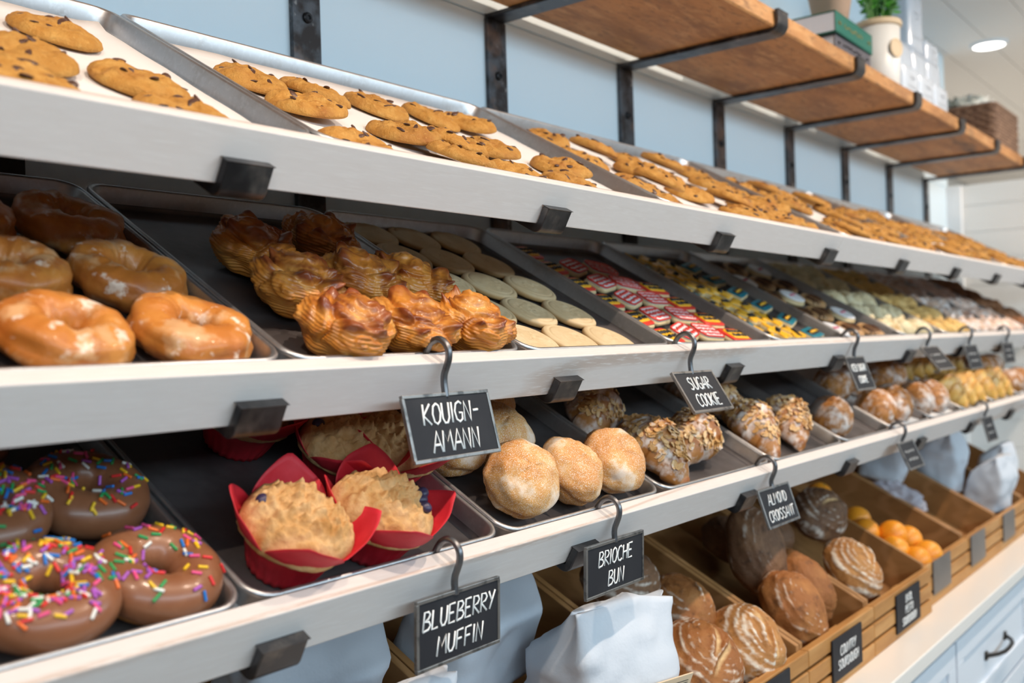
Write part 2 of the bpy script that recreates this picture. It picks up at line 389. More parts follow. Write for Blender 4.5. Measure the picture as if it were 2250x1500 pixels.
# ================================================================== food: generic solids
def polar(R, th, na=48, nr=12, edge=None, top=None, dome=6.0, flat=.35):
    """round flat-bottomed solid: top surface th*(1-r^dome)^.5 + top(x,y), outline R*edge(a); attribute 'bake' = height fraction"""
    V = []; F = []; A = []
    V.append((0, 0, th + (top(0, 0) if top else 0))); A.append(1.)
    for i in range(1, nr + 1):
        r = (i/nr)**.75
        for j in range(na):
            a = 2*pi*j/na; e = R*(edge(a) if edge else 1); x, y = e*r*cos(a), e*r*sin(a)
            h = (max(0, 1 - r**dome))**.5
            V.append((x, y, th*(flat + (1-flat)*h) + (top(x, y) if top else 0)*(.3 + .7*h))); A.append(h)
    m = nr
    for k_, (rr, zz) in enumerate(((1.0, flat*.45), (.955, 0.0))):
        for j in range(na):
            a = 2*pi*j/na; e = R*(edge(a) if edge else 1)*rr; V.append((e*cos(a), e*sin(a), th*zz)); A.append(0.)
    for j in range(na): F.append((0, 1+j, 1+(j+1) % na))
    for i in range(nr + 1):
        for j in range(na):
            a = 1+i*na+j; b = 1+i*na+(j+1) % na; F.append((a, a+na, b+na, b))
    F.append(tuple(range(1+(nr+1)*na, 1+(nr+2)*na))[::-1])
    return V, F, A
def blob(fn, nu=48, nv=28):
    """closed surface: fn(u in 0..2pi, v in -pi/2..pi/2, unit vector) -> (point, attr)"""
    V = []; F = []; A = []
    p, a = fn(0, -pi/2, Vector((0, 0, -1))); V.append(p); A.append(a)
    for i in range(1, nv):
        v = -pi/2 + pi*i/nv
        for j in range(nu):
            u = 2*pi*j/nu; d = Vector((cos(v)*cos(u), cos(v)*sin(u), sin(v)))
            p, a = fn(u, v, d); V.append(p); A.append(a)
    p, a = fn(0, pi/2, Vector((0, 0, 1))); V.append(p); A.append(a); top = len(V)-1
    for j in range(nu): F.append((0, 1+(j+1) % nu, 1+j)); F.append((top, top-nu+j, top-nu+(j+1) % nu))
    for i in range(nv-2):
        for j in range(nu): F.append((1+i*nu+j, 1+i*nu+(j+1) % nu, 1+(i+1)*nu+(j+1) % nu, 1+(i+1)*nu+j))
    return V, F, A
def torus(R, r, kz, nu=56, nv=24, disp=None, v0=None, v1=None):
    V = []; F = []; A = []
    full = v0 is None
    for i in range(nu):
        u = 2*pi*i/nu
        for j in range(nv):
            v = 2*pi*j/nv if full else v0 + (v1-v0)*j/(nv-1)
            d, a = disp(u, v) if disp else (0, 0)
            rr = r + d
            x = R + rr*cos(v); z = rr*kz*sin(v)
            V.append((x*cos(u), x*sin(u), z)); A.append(a)
    for i in range(nu):
        for j in range(nv if full else nv-1):
            a = i*nv+j; b = i*nv+(j+1) % nv; c = ((i+1) % nu)*nv+(j+1) % nv; d = ((i+1) % nu)*nv+j
            F.append((a, d, c, b))
    return V, F, A
def upside(V, z0=0): return [(x, y, z + z0) for x, y, z in V]
def ground(V):
    z0 = min(p[2] for p in V); return [(p[0], p[1], p[2] - z0) for p in V]

# ------------------------------------------------------------------ chocolate chip cookies
m_cookie = mat('cookie_crumb', (.44, .195, .028), .75, mix=[('n', 55, (.52, .265, .055), .42, .66), ('n', 20, (.33, .120, .016), .52, .72), ('n', 160, (.58, .32, .08), .58, .75)], bump=[('n', 80, .8, .006), ('n', 240, .6, .002)], rnd=.06)
m_chip = mat('chocolate', (.075, .032, .020), .38, mix=[('n', 80, (.13, .065, .042), .5, .7)])
def chip_mesh(seed):
    r = random.Random(seed); s = .0042
    V, F, A = blob(lambda u, v, d: (Vector((d.x*s*(1.2+.5*nz(d.x+seed, d.y, d.z, 2)), d.y*s*.75*(1+.4*nz(d.y, d.z+seed, d.x, 2)), d.z*s*.55)), 0), 10, 6)
    return mesh('chip', V, F, m_chip, True)
chips = [chip_mesh(i*7) for i in range(4)]
def make_cookie(seed):
    R = .048
    ed = lambda a: 1 + .045*nz(cos(a)*1.3, sin(a)*1.3, seed) + .02*nz(cos(a)*4, sin(a)*4, seed+5)
    tp = lambda x, y: .0055*nz(x*34, y*34, seed) + .0036*nz(x*85, y*85, seed+3) - .003*max(0, nz(x*60+9, y*60, seed)) + .0012*nz(x*210, y*210, seed)
    V, F, A = polar(R, .0150, 64, 22, ed, tp, 3.2, .25)
    r = empty('chocolate_chip_cookie', T(0, 0, -50))
    ob('cookie', mesh('cookie', V, F, m_cookie), r)
    rnd = random.Random(seed); pts = []
    while len(pts) < 7:
        x, y = rnd.uniform(-.04, .04), rnd.uniform(-.04, .04)
        if x*x+y*y > .040**2 or any((x-a)**2+(y-b)**2 < .017**2 for a, b in pts): continue
        pts.append((x, y)); rr = sqrt(x*x+y*y)/R
        z = .0155*(.25+.75*max(0, 1-rr**3.2)**.5) + tp(x, y)
        ob('chocolate_chip', rnd.choice(chips), r, T(x, y, z - .0012) @ RZ(rnd.uniform(0, 6)) @ RX(rnd.uniform(-.5, .5)) @ RY(rnd.uniform(-.5, .5)) @ SC(rnd.uniform(1.0, 2.1), rnd.uniform(.9, 1.7), rnd.uniform(.5, 1.0)))
    return r
protos = {}
def use(proto, M, **t):         # first use moves the prototype itself, later uses copy it
    if not proto.get('placed'):
        proto['placed'] = 1; proto.matrix_local = M; tag(proto, **t); return proto
    return copy_tree(proto, M, **t)
cookies = [make_cookie(s) for s in (11, 23, 37, 58)]
CK = [(.525,.322,0),(.432,.186,0),(.536,.166,0),(.388,.064,0),(.535,.068,0),(.405,.300,0),
      (.758,.300,0),(.852,.296,.003),(.775,.210,.004),(.979,.316,0),(1.110,.334,0),(1.185,.330,.004),(.900,.170,.004),(.990,.166,.006),(1.085,.188,.003),(.930,.090,.006),(.750,.066,0),(1.040,.070,0),(1.215,.150,.006),(1.160,.082,0)]
rc = random.Random(4)
CK3 = []
for (a, b), rows in (((1.36, 2.05), ((.075, 5), (.165, 6), (.265, 5), (.350, 5))), ((2.11, 2.80), ((.08, 6), (.175, 6), (.27, 6), (.36, 5))), ((2.86, 3.51), ((.085, 6), (.19, 6), (.29, 6), (.37, 4))), ((3.58, 4.21), ((.09, 5), (.2, 5), (.3, 5)))):
    for s_, n_ in rows:
        for q in range(n_):
            if rc.random() < .08: continue
            CK3.append((a + .06 + (b-a-.12)*q/(n_-1) + rc.uniform(-.018, .018), s_ + rc.uniform(-.02, .02), .0155*.6*(q % 2) + .004*rc.random()))
def rowname(s): return 'front row' if s < .12 else 'second row' if s < .22 else 'third row' if s < .31 else 'rear row'
allc = CK + CK3
byrow = {}
allc = [(x, max(s, .079), n) for x, s, n in allc]
for c in allc:
    ti = next(i for i in range(6) if TR[1][i] <= c[0] < TR[1][i+1]); byrow.setdefault((ti, rowname(c[1])), []).append(c)
for (ti, rn), lst in byrow.items():
    lst.sort()
    for q, (x, s, n) in enumerate(lst):
        tilt = RX(rc.uniform(-.03, .03) - (n > .002)*.10) @ RY(rc.uniform(-.03, .03) + (n > .002)*rc.choice((-.12, .12)))
        use(cookies[(q*3 + ti + len(rn)) % 4], SH(1, x, s, NF + .0050 + n, rc.uniform(0, 6.28), tilt),
            label='golden chip cookie, %s from left, %s, %s cookie tray' % (ORD[q], rn, ORD[ti]), cat='cookie', group='chocolate chip cookies on the top shelf')

# ------------------------------------------------------------------ glazed ring doughnuts
m_glazed = mat('glazed_dough', (.50, .160, .024), .45, mix=[('n', 16, (.60, .235, .045), .45, .62), ('n', 26, (.42, .125, .025), .54, .68), ('n', 30, (.64, .34, .15), .54, .64), ('n', 48, (.82, .64, .50), .595, .67)], coat=.15, bump=[('n', 60, .4, .002), ('n', 25, .5, .004), ('n', 140, .2, .001)], rnd=.06)
def make_glazed(seed):
    def dsp(u, v):
        x, y, z = cos(u)*1.5, sin(u)*1.5, sin(v)
        return .0048*nz(x*1.2, y*1.2, z + seed) + .0026*nz(x*3.2, y*3.2, z*2 + seed) - .0030*math.exp(-((v % (2*pi)) - .15)**2*10) - .003*math.exp(-((v % (2*pi)) - 1.3)**2*3), 0
    V, F, A = torus(.0360, .0212, .90, 60, 26, dsp)
    return mesh('glazed', ground(V), F, m_glazed)
gl = [make_glazed(s) for s in (3, 8, 14)]
GD = [(.408,.083,0,'front row, with a round open hole beside the maple board'),(.526,.083,1,'front right corner of the tray against the rim'),(.407,.198,2,'second row left, pale glaze in the shade'),(.526,.199,0,'second row right, in shade with white glaze streaks'),(.524,.322,1,'rear right, deep in shadow near the tray wall'),(.408,.318,2,'rear left, cut off by the photo edge'),(.292,.095,1,'out at the left end of the front row'),(.291,.21,0,'out at the left end of the second row')]
for x, s, v, d in GD:
    ob('glazed_doughnut', gl[v], None, SH(2, x, s, NF + .0015, x*40) @ SC(1.0, 1.0, 1.08), label='glazed ring doughnut, ' + d, cat='doughnut', group='glazed ring doughnuts')

# ------------------------------------------------------------------ kouign-amann
m_kouign = mat('caramel_pastry', (.58, .205, .025), .40, mix=[('n', 28, (.68, .32, .07), .45, .65), ('a:bake', 1, (.22, .048, .010), .42, .85), ('n', 16, (.32, .085, .016), .54, .70)], coat=.2, bump=[('n', 140, .25, .001)], rnd=.05)
def make_kouign(seed):
    rnd = random.Random(seed); cs = []; b0 = rnd.uniform(0, 6.28)
    for q in range(4):                         # rolled corners of the folded dough
        a = b0 + q*pi/2 + rnd.uniform(-.3, .3); e = rnd.uniform(.22, .50)
        d = Vector((cos(a)*cos(e), sin(a)*cos(e), sin(e))); t = d.orthogonal().normalized(); cs.append((d, t, d.cross(t), rnd.choice((-1, 1)), rnd.uniform(0, 6)))
    a = rnd.uniform(0, 6); d = Vector((.35*cos(a), .35*sin(a), 1)).normalized(); t = d.orthogonal().normalized(); cs.append((d, t, d.cross(t), 1, 0))
    tips = []
    for q in range(6):                         # pointed dough tips round the crown
        a = b0 + q*1.05 + rnd.uniform(-.35, .35); e = rnd.uniform(.55, 1.05); tips.append((Vector((cos(a)*cos(e), sin(a)*cos(e), sin(e))), rnd.uniform(.006, .012), rnd.uniform(.11, .19)))
    def fn(u, v, d):
        rx = .0405*(1 - .16*max(0, -d.z)); rad = sqrt(max(0, 1 - abs(d.z)**3.2))
        p = Vector((d.x, d.y, 0)); p = p.normalized()*rad*rx if p.length > 1e-6 else p
        p.z = .030 + (.030 if d.z < 0 else .026)*d.z
        wx = Vector((nz(d.x*1.8, d.y*1.8, d.z*1.8 + seed), nz(d.y*1.8, d.z*1.8, d.x*1.8 + seed), nz(d.z*1.8, d.x*1.8, d.y*1.8 + seed)))
        dw = (d + wx*.24).normalized()
        sc_ = sorted(cs, key=lambda c: -c[0].dot(dw)); c0, t, b_, sg, ph = sc_[0]
        gap = sc_[0][0].dot(dw) - sc_[1][0].dot(dw)          # near 0 on the crease between two lobes
        rho = math.acos(max(-1, min(1, c0.dot(dw)))); fi = math.atan2(dw.dot(b_), dw.dot(t))
        up = min(1, max(0, (d.z + .34)/.40))
        f_ = (rho/.30 + (sg*fi + ph)/(2*pi)) % 1             # one turn of the spiral, steep on one side like a layer edge
        lay = (f_ if f_ < .78 else (1 - f_)*3.545)
        k_ = up*(.0042*lay*max(.35, 1 - .5*rho) + .0085*math.exp(-(rho/.44)**2) - .0058*math.exp(-(gap/.07)**2))
        k_ += .0042*nz(d.x*2.2, d.y*2.2, d.z*2.2 + seed) + .0007*sin(d.z*58 + 9*nz(d.x*2, d.y*2, d.z + seed)) + .0009*up*nz(d.x*16, d.y*16, d.z*16 + seed)
        tb = 0
        for td, th_, tw in tips:
            g_ = math.exp(-((1 - td.dot(dw))*2/(tw*tw))); k_ += th_*g_; tb = max(tb, g_)
        p += Vector((d.x, d.y, d.z*1.0))*k_
        bake = up*(.18 + .34*lay + .55*tb + .25*max(0, d.z)) + .40*nz(d.x*2.6, d.y*2.6, d.z*2.6 + seed) + .12*nz(d.x*14, d.y*14, d.z*20)
        return Vector((p.x, p.y, max(p.z, 0))), bake
    V, F, A = blob(fn, 150, 90)
    return mesh('kouign', ground(V), F, m_kouign, attrs={'bake': A})
kq = [make_kouign(s) for s in (2, 9, 17)]
KD = [(.690,.285,'rear left, nearly black in deep shade'),(.815,.318,'rear right, dark beside the tray wall'),(.676,.182,'second row left, brown swirl in the shade'),(.782,.196,'middle of the second row, behind the lit pair'),(.876,.206,'second row right, dark glossy top'),(.662,.078,'front left, brightly lit with a coiled knob'),(.768,.086,'front middle, brightly lit with a dark folded lip'),(.866,.083,'front right, brightly lit with pointed ear')]
for q, (x, s, d) in enumerate(KD):
    ob('swirled_pastry', kq[q % 3], None, SH(2, x + .028, s - .014, NF + .001, q*1.7 + .5) @ SC(1.10, 1.10, 1.0 + .06*(q % 2)), label='caramelised layered pastry, ' + d, cat='pastry', group='caramelised swirled pastries')

# ------------------------------------------------------------------ stamped sugar cookies
m_sugar = mat('sugar_cookie', (.64, .475, .27), .7, mix=[('n', 30, (.69, .54, .33), .45, .65), ('a:bake', 1, (.55, .33, .13), .55, .05)], bump=[('n', 220, .2, .0008)], rnd=.02)
def make_sugar(seed):
    def tp(x, y):
        r = sqrt(x*x+y*y)/.044; z = 0
        z -= .0012*math.exp(-((r-.80)/.035)**2)
        if r < .68: z += .0009*nz(x*190, y*150, seed) + .0006*(1 if abs(y) < .014 and nz(x*420, y*160, seed+3) > .0 else 0)
        return z
    V, F, A = polar(.044, .0105, 64, 36, lambda a: 1 + .008*nz(cos(a), sin(a), seed), tp, 9, .45)
    return mesh('sugar', ground(V), F, m_sugar, attrs={'bake': A})
sg = [make_sugar(s) for s in (1, 6)]
cols = {'left': 1.034, 'middle': 1.124, 'right': 1.218}
for q, s in enumerate((.076, .162, .248, .333, .415)):
    for cn, x in cols.items():
        ob('sugar_cookie', sg[(q + len(cn)) % 2], None, SH(2, x + .006 + .004*((q*7) % 3 - 1), s + {'left': .004, 'middle': .0, 'right': -.004}[cn], NF + .0015, .2*q + x*3),
           label='pale round stamped sugar cookie, %s row from the front, %s column' % (ORD[q], cn), cat='cookie', group='pale stamped sugar cookies')
# ================================================================== middle shelf: decorated cookies and pastries further along
def slab(w, l, th, r, nseg=5, bulge=0, seed=0, wob=0.0, z0=0):
    """rounded rectangular slab with soft top edge"""
    def ring(hw, hl, rr, z):
        P = []
        for cx, cy, a0 in ((hw-rr, hl-rr, 0), (-hw+rr, hl-rr, pi/2), (-hw+rr, -hl+rr, pi), (hw-rr, -hl+rr, 3*pi/2)):
            for i in range(nseg+1):
                a = a0 + pi/2*i/nseg; x, y = cx + rr*cos(a), cy + rr*sin(a)
                if wob: q = 1 + wob*nz(x*60, y*60, seed); x *= q; y *= q
                P.append((x, y, z))
        return P
    hw, hl = w/2, l/2; e = min(th*.45, .003)
    R = [ring(hw-e, hl-e, max(.001, r-e), z0), ring(hw, hl, r, z0+e), ring(hw, hl, r, z0+th-e), ring(hw-e*.4, hl-e*.4, max(.001, r-e*.4), z0+th-e*.3), ring(hw-e*1.2, hl-e*1.2, max(.0008, r-e*1.2), z0+th)]
    n = len(R[0]); V = [p for q in R for p in q]; F = []
    for i in range(len(R)-1):
        for j in range(n): F.append((i*n+j, i*n+(j+1) % n, (i+1)*n+(j+1) % n, (i+1)*n+j))
    F.append(tuple(range((len(R)-1)*n, len(R)*n))); F.append(tuple(range(n))[::-1])
    return V, F
m_cbase = mat('plain_cookie_base', (.72, .56, .31), .7, mix=[('n', 40, (.62, .43, .20), .5, .7)])
m_ired = mat('red_icing', (.72, .045, .030), .35)
m_iwhite = mat('white_icing', (.86, .86, .88), .35)
m_iyel = mat('yellow_icing', (.93, .50, .025), .35)
m_iteal = mat('teal_icing', (.008, .20, .27), .35)
m_iblk = mat('black_icing', (.012, .012, .016), .35)
def squiggle(seed, w, l, rows, r_, z):
    rnd = random.Random(seed); mb = MB()
    for q in range(rows):
        y = (q - (rows-1)/2)*l/rows; n = 16; P = []
        for i in range(n):
            P.append((-w/2 + w*i/(n-1) + rnd.uniform(-1, 1)*w*.05, y + (l/rows*.30)*(1 if i % 2 else -1)*rnd.uniform(.4, 1), z))
        mb.tube(P, r_, 6)
    return mb
def loop(w, l, r, rad, z, n=7):
    P = []
    for cx, cy, a0 in ((w/2-r, l/2-r, 0), (-w/2+r, l/2-r, pi/2), (-w/2+r, -l/2+r, pi), (w/2-r, -l/2+r, 3*pi/2)):
        P += [(cx + r*cos(a0+pi/2*i/n), cy + r*sin(a0+pi/2*i/n), z) for i in range(n+1)]
    return MB().tube(P + [P[0]], rad, 6)
def cookie_red_yellow():
    r = empty('iced_sign_cookie', T(0, 0, -50)); w, l = .070, .052
    ob('cookie_base', mesh('base', *slab(w, l, .009, .010, wob=.03), m_cbase), r)
    ob('red_icing', mesh('ired', *slab(w-.004, l-.004, .0035, .009, z0=.0085), m_ired), r)
    ob('yellow_icing', mesh('iyel', *slab(w-.018, l-.020, .0032, .006, z0=.0110), m_iyel), r)
    squiggle(5, w-.024, l-.024, 2, .0019, .0142).obj('black_icing_strokes', m_iblk, r, smooth=True)
    return r
def cookie_red_white():
    r = empty('iced_striped_cookie', T(0, 0, -50)); w, l = .072, .046
    ob('cookie_base', mesh('base', *slab(w, l, .009, .014, wob=.04), m_cbase), r)
    ob('white_icing', mesh('iwhite', *slab(w-.004, l-.004, .0035, .013, z0=.0085), m_iwhite), r)
    mb = loop(w-.006, l-.006, .012, .0017, .0122)
    q = squiggle(8, w-.016, l-.014, 3, .0012, .0124); mb.add(q.V, q.F)
    mb.obj('red_piping', m_ired, r, smooth=True)
    return r
def cookie_yellow():
    r = empty('iced_star_cookie', T(0, 0, -50)); n = 5; P = []
    for i in range(40):
        a = 2*pi*i/40; rr = .032*(.80 + .26*cos(n*a)) ; P.append((rr*cos(a), rr*sin(a)))
    def lay(z0, z1, s): 
        mb = MB(); k = len(P)
        V = [(x*s, y*s, z0) for x, y in P] + [(x*s, y*s, z1-.0015) for x, y in P] + [(x*s*.94, y*s*.94, z1) for x, y in P]
        F = [tuple(range(k))[::-1], tuple(range(2*k, 3*k))] + [(i, (i+1) % k, k+(i+1) % k, k+i) for i in range(k)] + [(k+i, k+(i+1) % k, 2*k+(i+1) % k, 2*k+i) for i in range(k)]
        return mb.add(V, F)
    lay(0, .009, 1.05).obj('cookie_base', m_cbase, r)
    lay(.0088, .0120, 1.0).obj('yellow_icing', m_iyel, r, smooth=False)
    squiggle(3, .026, .016, 1, .0020, .0128).obj('black_icing_strokes', m_iblk, r, smooth=True)
    return r
def cookie_teal():
    r = empty('iced_bar_cookie', T(0, 0, -50)); w, l = .080, .040
    ob('cookie_base', mesh('base', *slab(w, l, .009, .005, wob=.02), m_cbase), r)
    ob('teal_icing', mesh('iteal', *slab(w-.003, l-.003, .0035, .005, z0=.0085), m_iteal), r)
    ob('black_icing_band', mesh('iblk', *slab(w-.016, l*.42, .0022, .003, z0=.0115), m_iblk), r)
    squiggle(12, w-.026, l*.22, 1, .0019, .0140).obj('yellow_icing_strokes', m_iyel, r, smooth=True)
    return r
p_ry, p_rw, p_ye, p_te = cookie_red_yellow(), cookie_red_white(), cookie_yellow(), cookie_teal()
# red tray: left column red/yellow, centre red/white, right column red/yellow near the front
G4 = 'red and white iced cookies'
cnt = {}
def put(proto, k, x, s, rz, lab, cat, grp, n=0, tilt=None):
    use(proto, SH(k, x, s, NF + .0022 + n, rz, tilt), label=lab, cat=cat, group=grp)
rr = random.Random(9)
for q in range(6):
    s = .070 + .062*q
    put(p_ry, 2, 1.373 + rr.uniform(-.006, .006), s, .15 + rr.uniform(-.1, .1), 'red iced cookie with yellow centre, left edge of its tray, %s from front' % ORD[q], 'cookie', G4, 0)
    if q < 5:
        put(p_rw, 2, 1.454 + rr.uniform(-.006, .006), s + .012, .2 + rr.uniform(-.15, .15), 'white cookie with red piped lines, inner left column, %s from front' % ORD[q], 'cookie', G4, .002, RX(.05))
        put(p_rw, 2, 1.531 + rr.uniform(-.006, .006), s + .010, -.1 + rr.uniform(-.15, .15), 'white cookie with red piped lines, inner right column, %s from front' % ORD[q], 'cookie', G4, .003, RX(.06))
    if q < 4: put(p_ry, 2, 1.611 + rr.uniform(-.004, .004), s - .002, rr.uniform(-.1, .1), 'red iced cookie with yellow centre, right edge of its tray, %s from front' % ORD[q], 'cookie', G4)
G5 = 'yellow and teal iced cookies'
for q in range(6):
    s = .070 + .062*q
    put(p_te, 2, 1.743, s + .01, 1.45 + rr.uniform(-.1, .1), 'teal bar cookie, left edge of the yellow cookie tray, %s from front' % ORD[q], 'cookie', G5) if q % 2 else put(p_ye, 2, 1.743, s, rr.uniform(0, 1), 'yellow iced cookie, left edge of its tray, %s from front' % ORD[q], 'cookie', G5)
    put(p_ye, 2, 1.813, s + .008, rr.uniform(0, 1.2), 'yellow iced cookie, inner left column, %s from front' % ORD[q], 'cookie', G5, .001)
    put(p_ye, 2, 1.883, s - .002, rr.uniform(0, 1.2), 'yellow iced cookie, inner right column, %s from front' % ORD[q], 'cookie', G5)
    put(p_te, 2, 1.972, s, .25 + rr.uniform(-.08, .08), 'teal bar cookie with black band, right edge of tray, %s from front' % ORD[q], 'cookie', G5)
# striped / iced oval cookies
m_drz = mat('drizzled_cookie', (.46, .25, .10), .5, mix=[('n', 40, (.56, .34, .15), .45, .65)])
m_choc_drz = mat('chocolate_drizzle', (.085, .035, .018), .35)
def oval(striped):
    r = empty('oval_cookie', T(0, 0, -50))
    V, F, A = polar(.040, .013, 40, 10, None, None, 5, .4); V = [(x*1.25, y*.86, z) for x, y, z in V]
    ob('cookie_base', mesh('oval', V, F, m_drz if striped else m_cbase), r)
    if striped:
        mb = MB()
        for q in range(11):
            x = -.044 + .0088*q; ext = .86*.040*sqrt(max(0.05, 1 - (x/.05)**2))*.9
            P = [(x + .004*t, ext*t, .0128 - .006*abs(t)**5) for t in (-1, -.8, -.5, 0, .5, .8, 1)]; mb.tube(P, .0015, 5)
        mb.obj('chocolate_drizzle', m_choc_drz, r, smooth=True)
    else:
        V, F, A = polar(.037, .0035, 40, 6, None, None, 6, .4); V = [(x*1.25, y*.86, z + .0115) for x, y, z in V]
        ob('white_icing', mesh('ovali', V, F, m_iwhite), r)
        squiggle(6, .05, .012, 1, .0012, .0152).obj('pink_icing_strokes', mat('pink_icing', (.70, .12, .22), .4), r, smooth=True)
    return r
p_os, p_ow = oval(True), oval(False)
for q in range(5):
    for cn, x in (('left', 2.120), ('middle', 2.239), ('right', 2.357)):
        st = (q + (cn == 'middle') + 2*(cn == 'right')) % 3 != 0
        put(p_os if st else p_ow, 2, x, .080 + .079*q + (.008 if cn == 'middle' else 0), .1 + .05*q, ('chocolate striped oval cookie' if st else 'white iced oval cookie') + ', %s from the front, %s column of its tray' % (ORD[q], cn), 'cookie', 'striped and white oval cookies')
# lumpy crumb cookies, golden cookies, powdered pastries
def lump_mat(n, c1, c2, c3): return mat(n, c1, .75, mix=[('n', 45, c2, .45, .62), ('n', 24, c3, .55, .68)], bump=[('n', 80, .6, .004), ('n', 200, .4, .002)], rnd=.05)
LM = [lump_mat('pale_crumb', (.72, .60, .36), (.80, .72, .50), (.48, .30, .12)), lump_mat('golden_crumb', (.70, .43, .13), (.80, .55, .22), (.52, .26, .06)), lump_mat('powdered_roll', (.62, .42, .30), (.82, .76, .74), (.40, .17, .09)), lump_mat('pink_glazed', (.76, .52, .40), (.85, .74, .68), (.58, .24, .10)), lump_mat('dark_roll', (.24, .095, .035), (.34, .15, .06), (.14, .05, .02))]
def lumpy(seed, m):
    V, F, A = polar(.043, .026, 44, 14, lambda a: 1 + .05*nz(cos(a)*2, sin(a)*2, seed), lambda x, y: .007*nz(x*45, y*45, seed) + .003*nz(x*120, y*120, seed), 2.6, .25)
    return mesh('lumpy', V, F, m)
KINDS = [('crumb_cookie', 'pale lumpy crumb cookie', 'cookie', 'pale crumb cookies'), ('crumb_cookie', 'golden crumb cookie', 'cookie', 'golden crumb cookies'), ('powdered_pastry', 'sugar dusted brown pastry', 'pastry', 'sugar dusted pastries'), ('glazed_pastry', 'pink and white glazed pastry', 'pastry', 'pink glazed pastries'), ('brown_roll', 'dark brown roll', 'roll', 'dark brown rolls')]
for ti in range(5):
    a, b = TR[2][7+ti], TR[2][8+ti]; lm = [lumpy(20+ti*3+i, LM[ti]) for i in range(2)]; nm, lab, cat, grp = KINDS[ti]
    for q in range(5):
        for ci, cn in enumerate(('left', 'middle', 'right')):
            x = a + .062 + (b-a-.124)*ci/2
            ob(nm, lm[(q+ci) % 2], None, SH(2, x + rr.uniform(-.006, .006), .080 + .081*q + rr.uniform(-.002, .002), NF + .003, rr.uniform(0, 6), RX(rr.uniform(-.04, .04))) @ SC(.91, .91, 1.05 + (.25 if ti == 4 else 0)), label='%s, %s row from the front, %s column of its tray' % (lab, ORD[q], cn), cat=cat, group=grp)
# ================================================================== bottom sloping shelf
# ------------------------------------------------------------------ chocolate doughnuts with sprinkles
m_dough = mat('fried_dough', (.58, .27, .07), .55, mix=[('n', 30, (.44, .16, .03), .5, .7)], bump=[('n', 60, .2, .002)])
m_choco = mat('chocolate_icing', (.25, .095, .042), .36, mix=[('n', 25, (.31, .13, .062), .5, .7)], coat=.15, bump=[('n', 40, .08, .002)])
SPC = [(.86, .86, .80), (.90, .55, .02), (.85, .16, .02), (.85, .09, .26), (.02, .20, .62), (.03, .33, .09), (.42, .10, .50), (.75, .03, .03)]
spr = []
for q, c in enumerate(SPC):
    mb = MB(); mb.tube([(-.0033, 0, 0), (-.0031, 0, 0), (-.0026, 0, 0), (.0026, 0, 0), (.0031, 0, 0), (.0033, 0, 0)], lambda u: .0010 if .15 < u < .85 else (.0007 if .05 < u < .95 else .0003), 6)
    spr.append(mb.mesh('sprinkle', mat('sprinkle_colour', c, .35), True))
m_white_seed = None
def choc_doughnut(seed, nsp, M, extra=0, **t):
    r = empty('chocolate_doughnut', M, **t); rnd = random.Random(seed)
    R0, r0, kz = .0350, .0215, .90
    d1 = lambda u, v: (.0022*nz(cos(u)*1.5, sin(u)*1.5, seed), 0)
    V, F, A = torus(R0, r0, kz, 48, 20, d1); ob('dough_ring', mesh('dough', upside(V, .0215), F, m_dough), r)
    edge = {}
    def d2(u, v): return .0012 + .0022*nz(cos(u)*1.5, sin(u)*1.5, seed) + .0008*nz(cos(u)*4, sin(u)*4, v + seed), 0
    # icing shell, ragged lower edge
    nu, nv = 64, 22; V = []; F = []
    for i in range(nu):
        u = 2*pi*i/nu; lo = -.62 + .30*nz(cos(u)*2, sin(u)*2, seed+9); hi = pi + .45
        for j in range(nv):
            v = lo + (hi-lo)*j/(nv-1); d = d2(u, v)[0]*(1 if 0 < j < nv-1 else .15); rr = r0 + d
            x = R0 + rr*cos(v); V.append((x*cos(u), x*sin(u), rr*kz*sin(v) + .0215))
    for i in range(nu):
        for j in range(nv-1): a = i*nv+j; b = ((i+1) % nu)*nv+j; F.append((a, b, b+1, a+1))
    ob('chocolate_icing', mesh('icing', V, F, m_choco), r)
    many = MB(); mi = []
    for q in range(nsp + extra):
        u = rnd.uniform(0, 2*pi); v = pi/2 + rnd.gauss(0, .55)
        if v < .25 or v > 2.9: v = rnd.uniform(.5, 2.6)
        rr = r0 + d2(u, v)[0] + .0008; x = R0 + rr*cos(v)
        p = Vector((x*cos(u), x*sin(u), rr*kz*sin(v) + .0215)); nrm = Vector((cos(v)*cos(u), cos(v)*sin(u), sin(v)/kz)).normalized()
        t1 = nrm.orthogonal().normalized(); t2 = nrm.cross(t1); a = rnd.uniform(0, pi); tx = t1*cos(a) + t2*sin(a); ty = nrm.cross(tx)
        Mx = Matrix((tx, ty, nrm)).transposed().to_4x4(); Mx.translation = p
        Mx = Mx @ SC(1.35, 1.5, 1.4); sp_ = rnd.randrange(len(spr))
        if q < nsp: ob('sprinkle', spr[sp_], r, Mx)
        else:
            many.add([Mx @ vv.co for vv in spr[sp_].vertices], [tuple(pp.vertices) for pp in spr[sp_].polygons]); mi += [sp_]*len(spr[sp_].polygons)
    if extra:
        me = many.mesh('sprinkles', None, True)
        for s_ in spr: me.materials.append(s_.materials[0])
        me.polygons.foreach_set('material_index', mi); ob('sprinkles', me, r, kind='stuff')
    return r
G = 'chocolate sprinkle doughnuts'
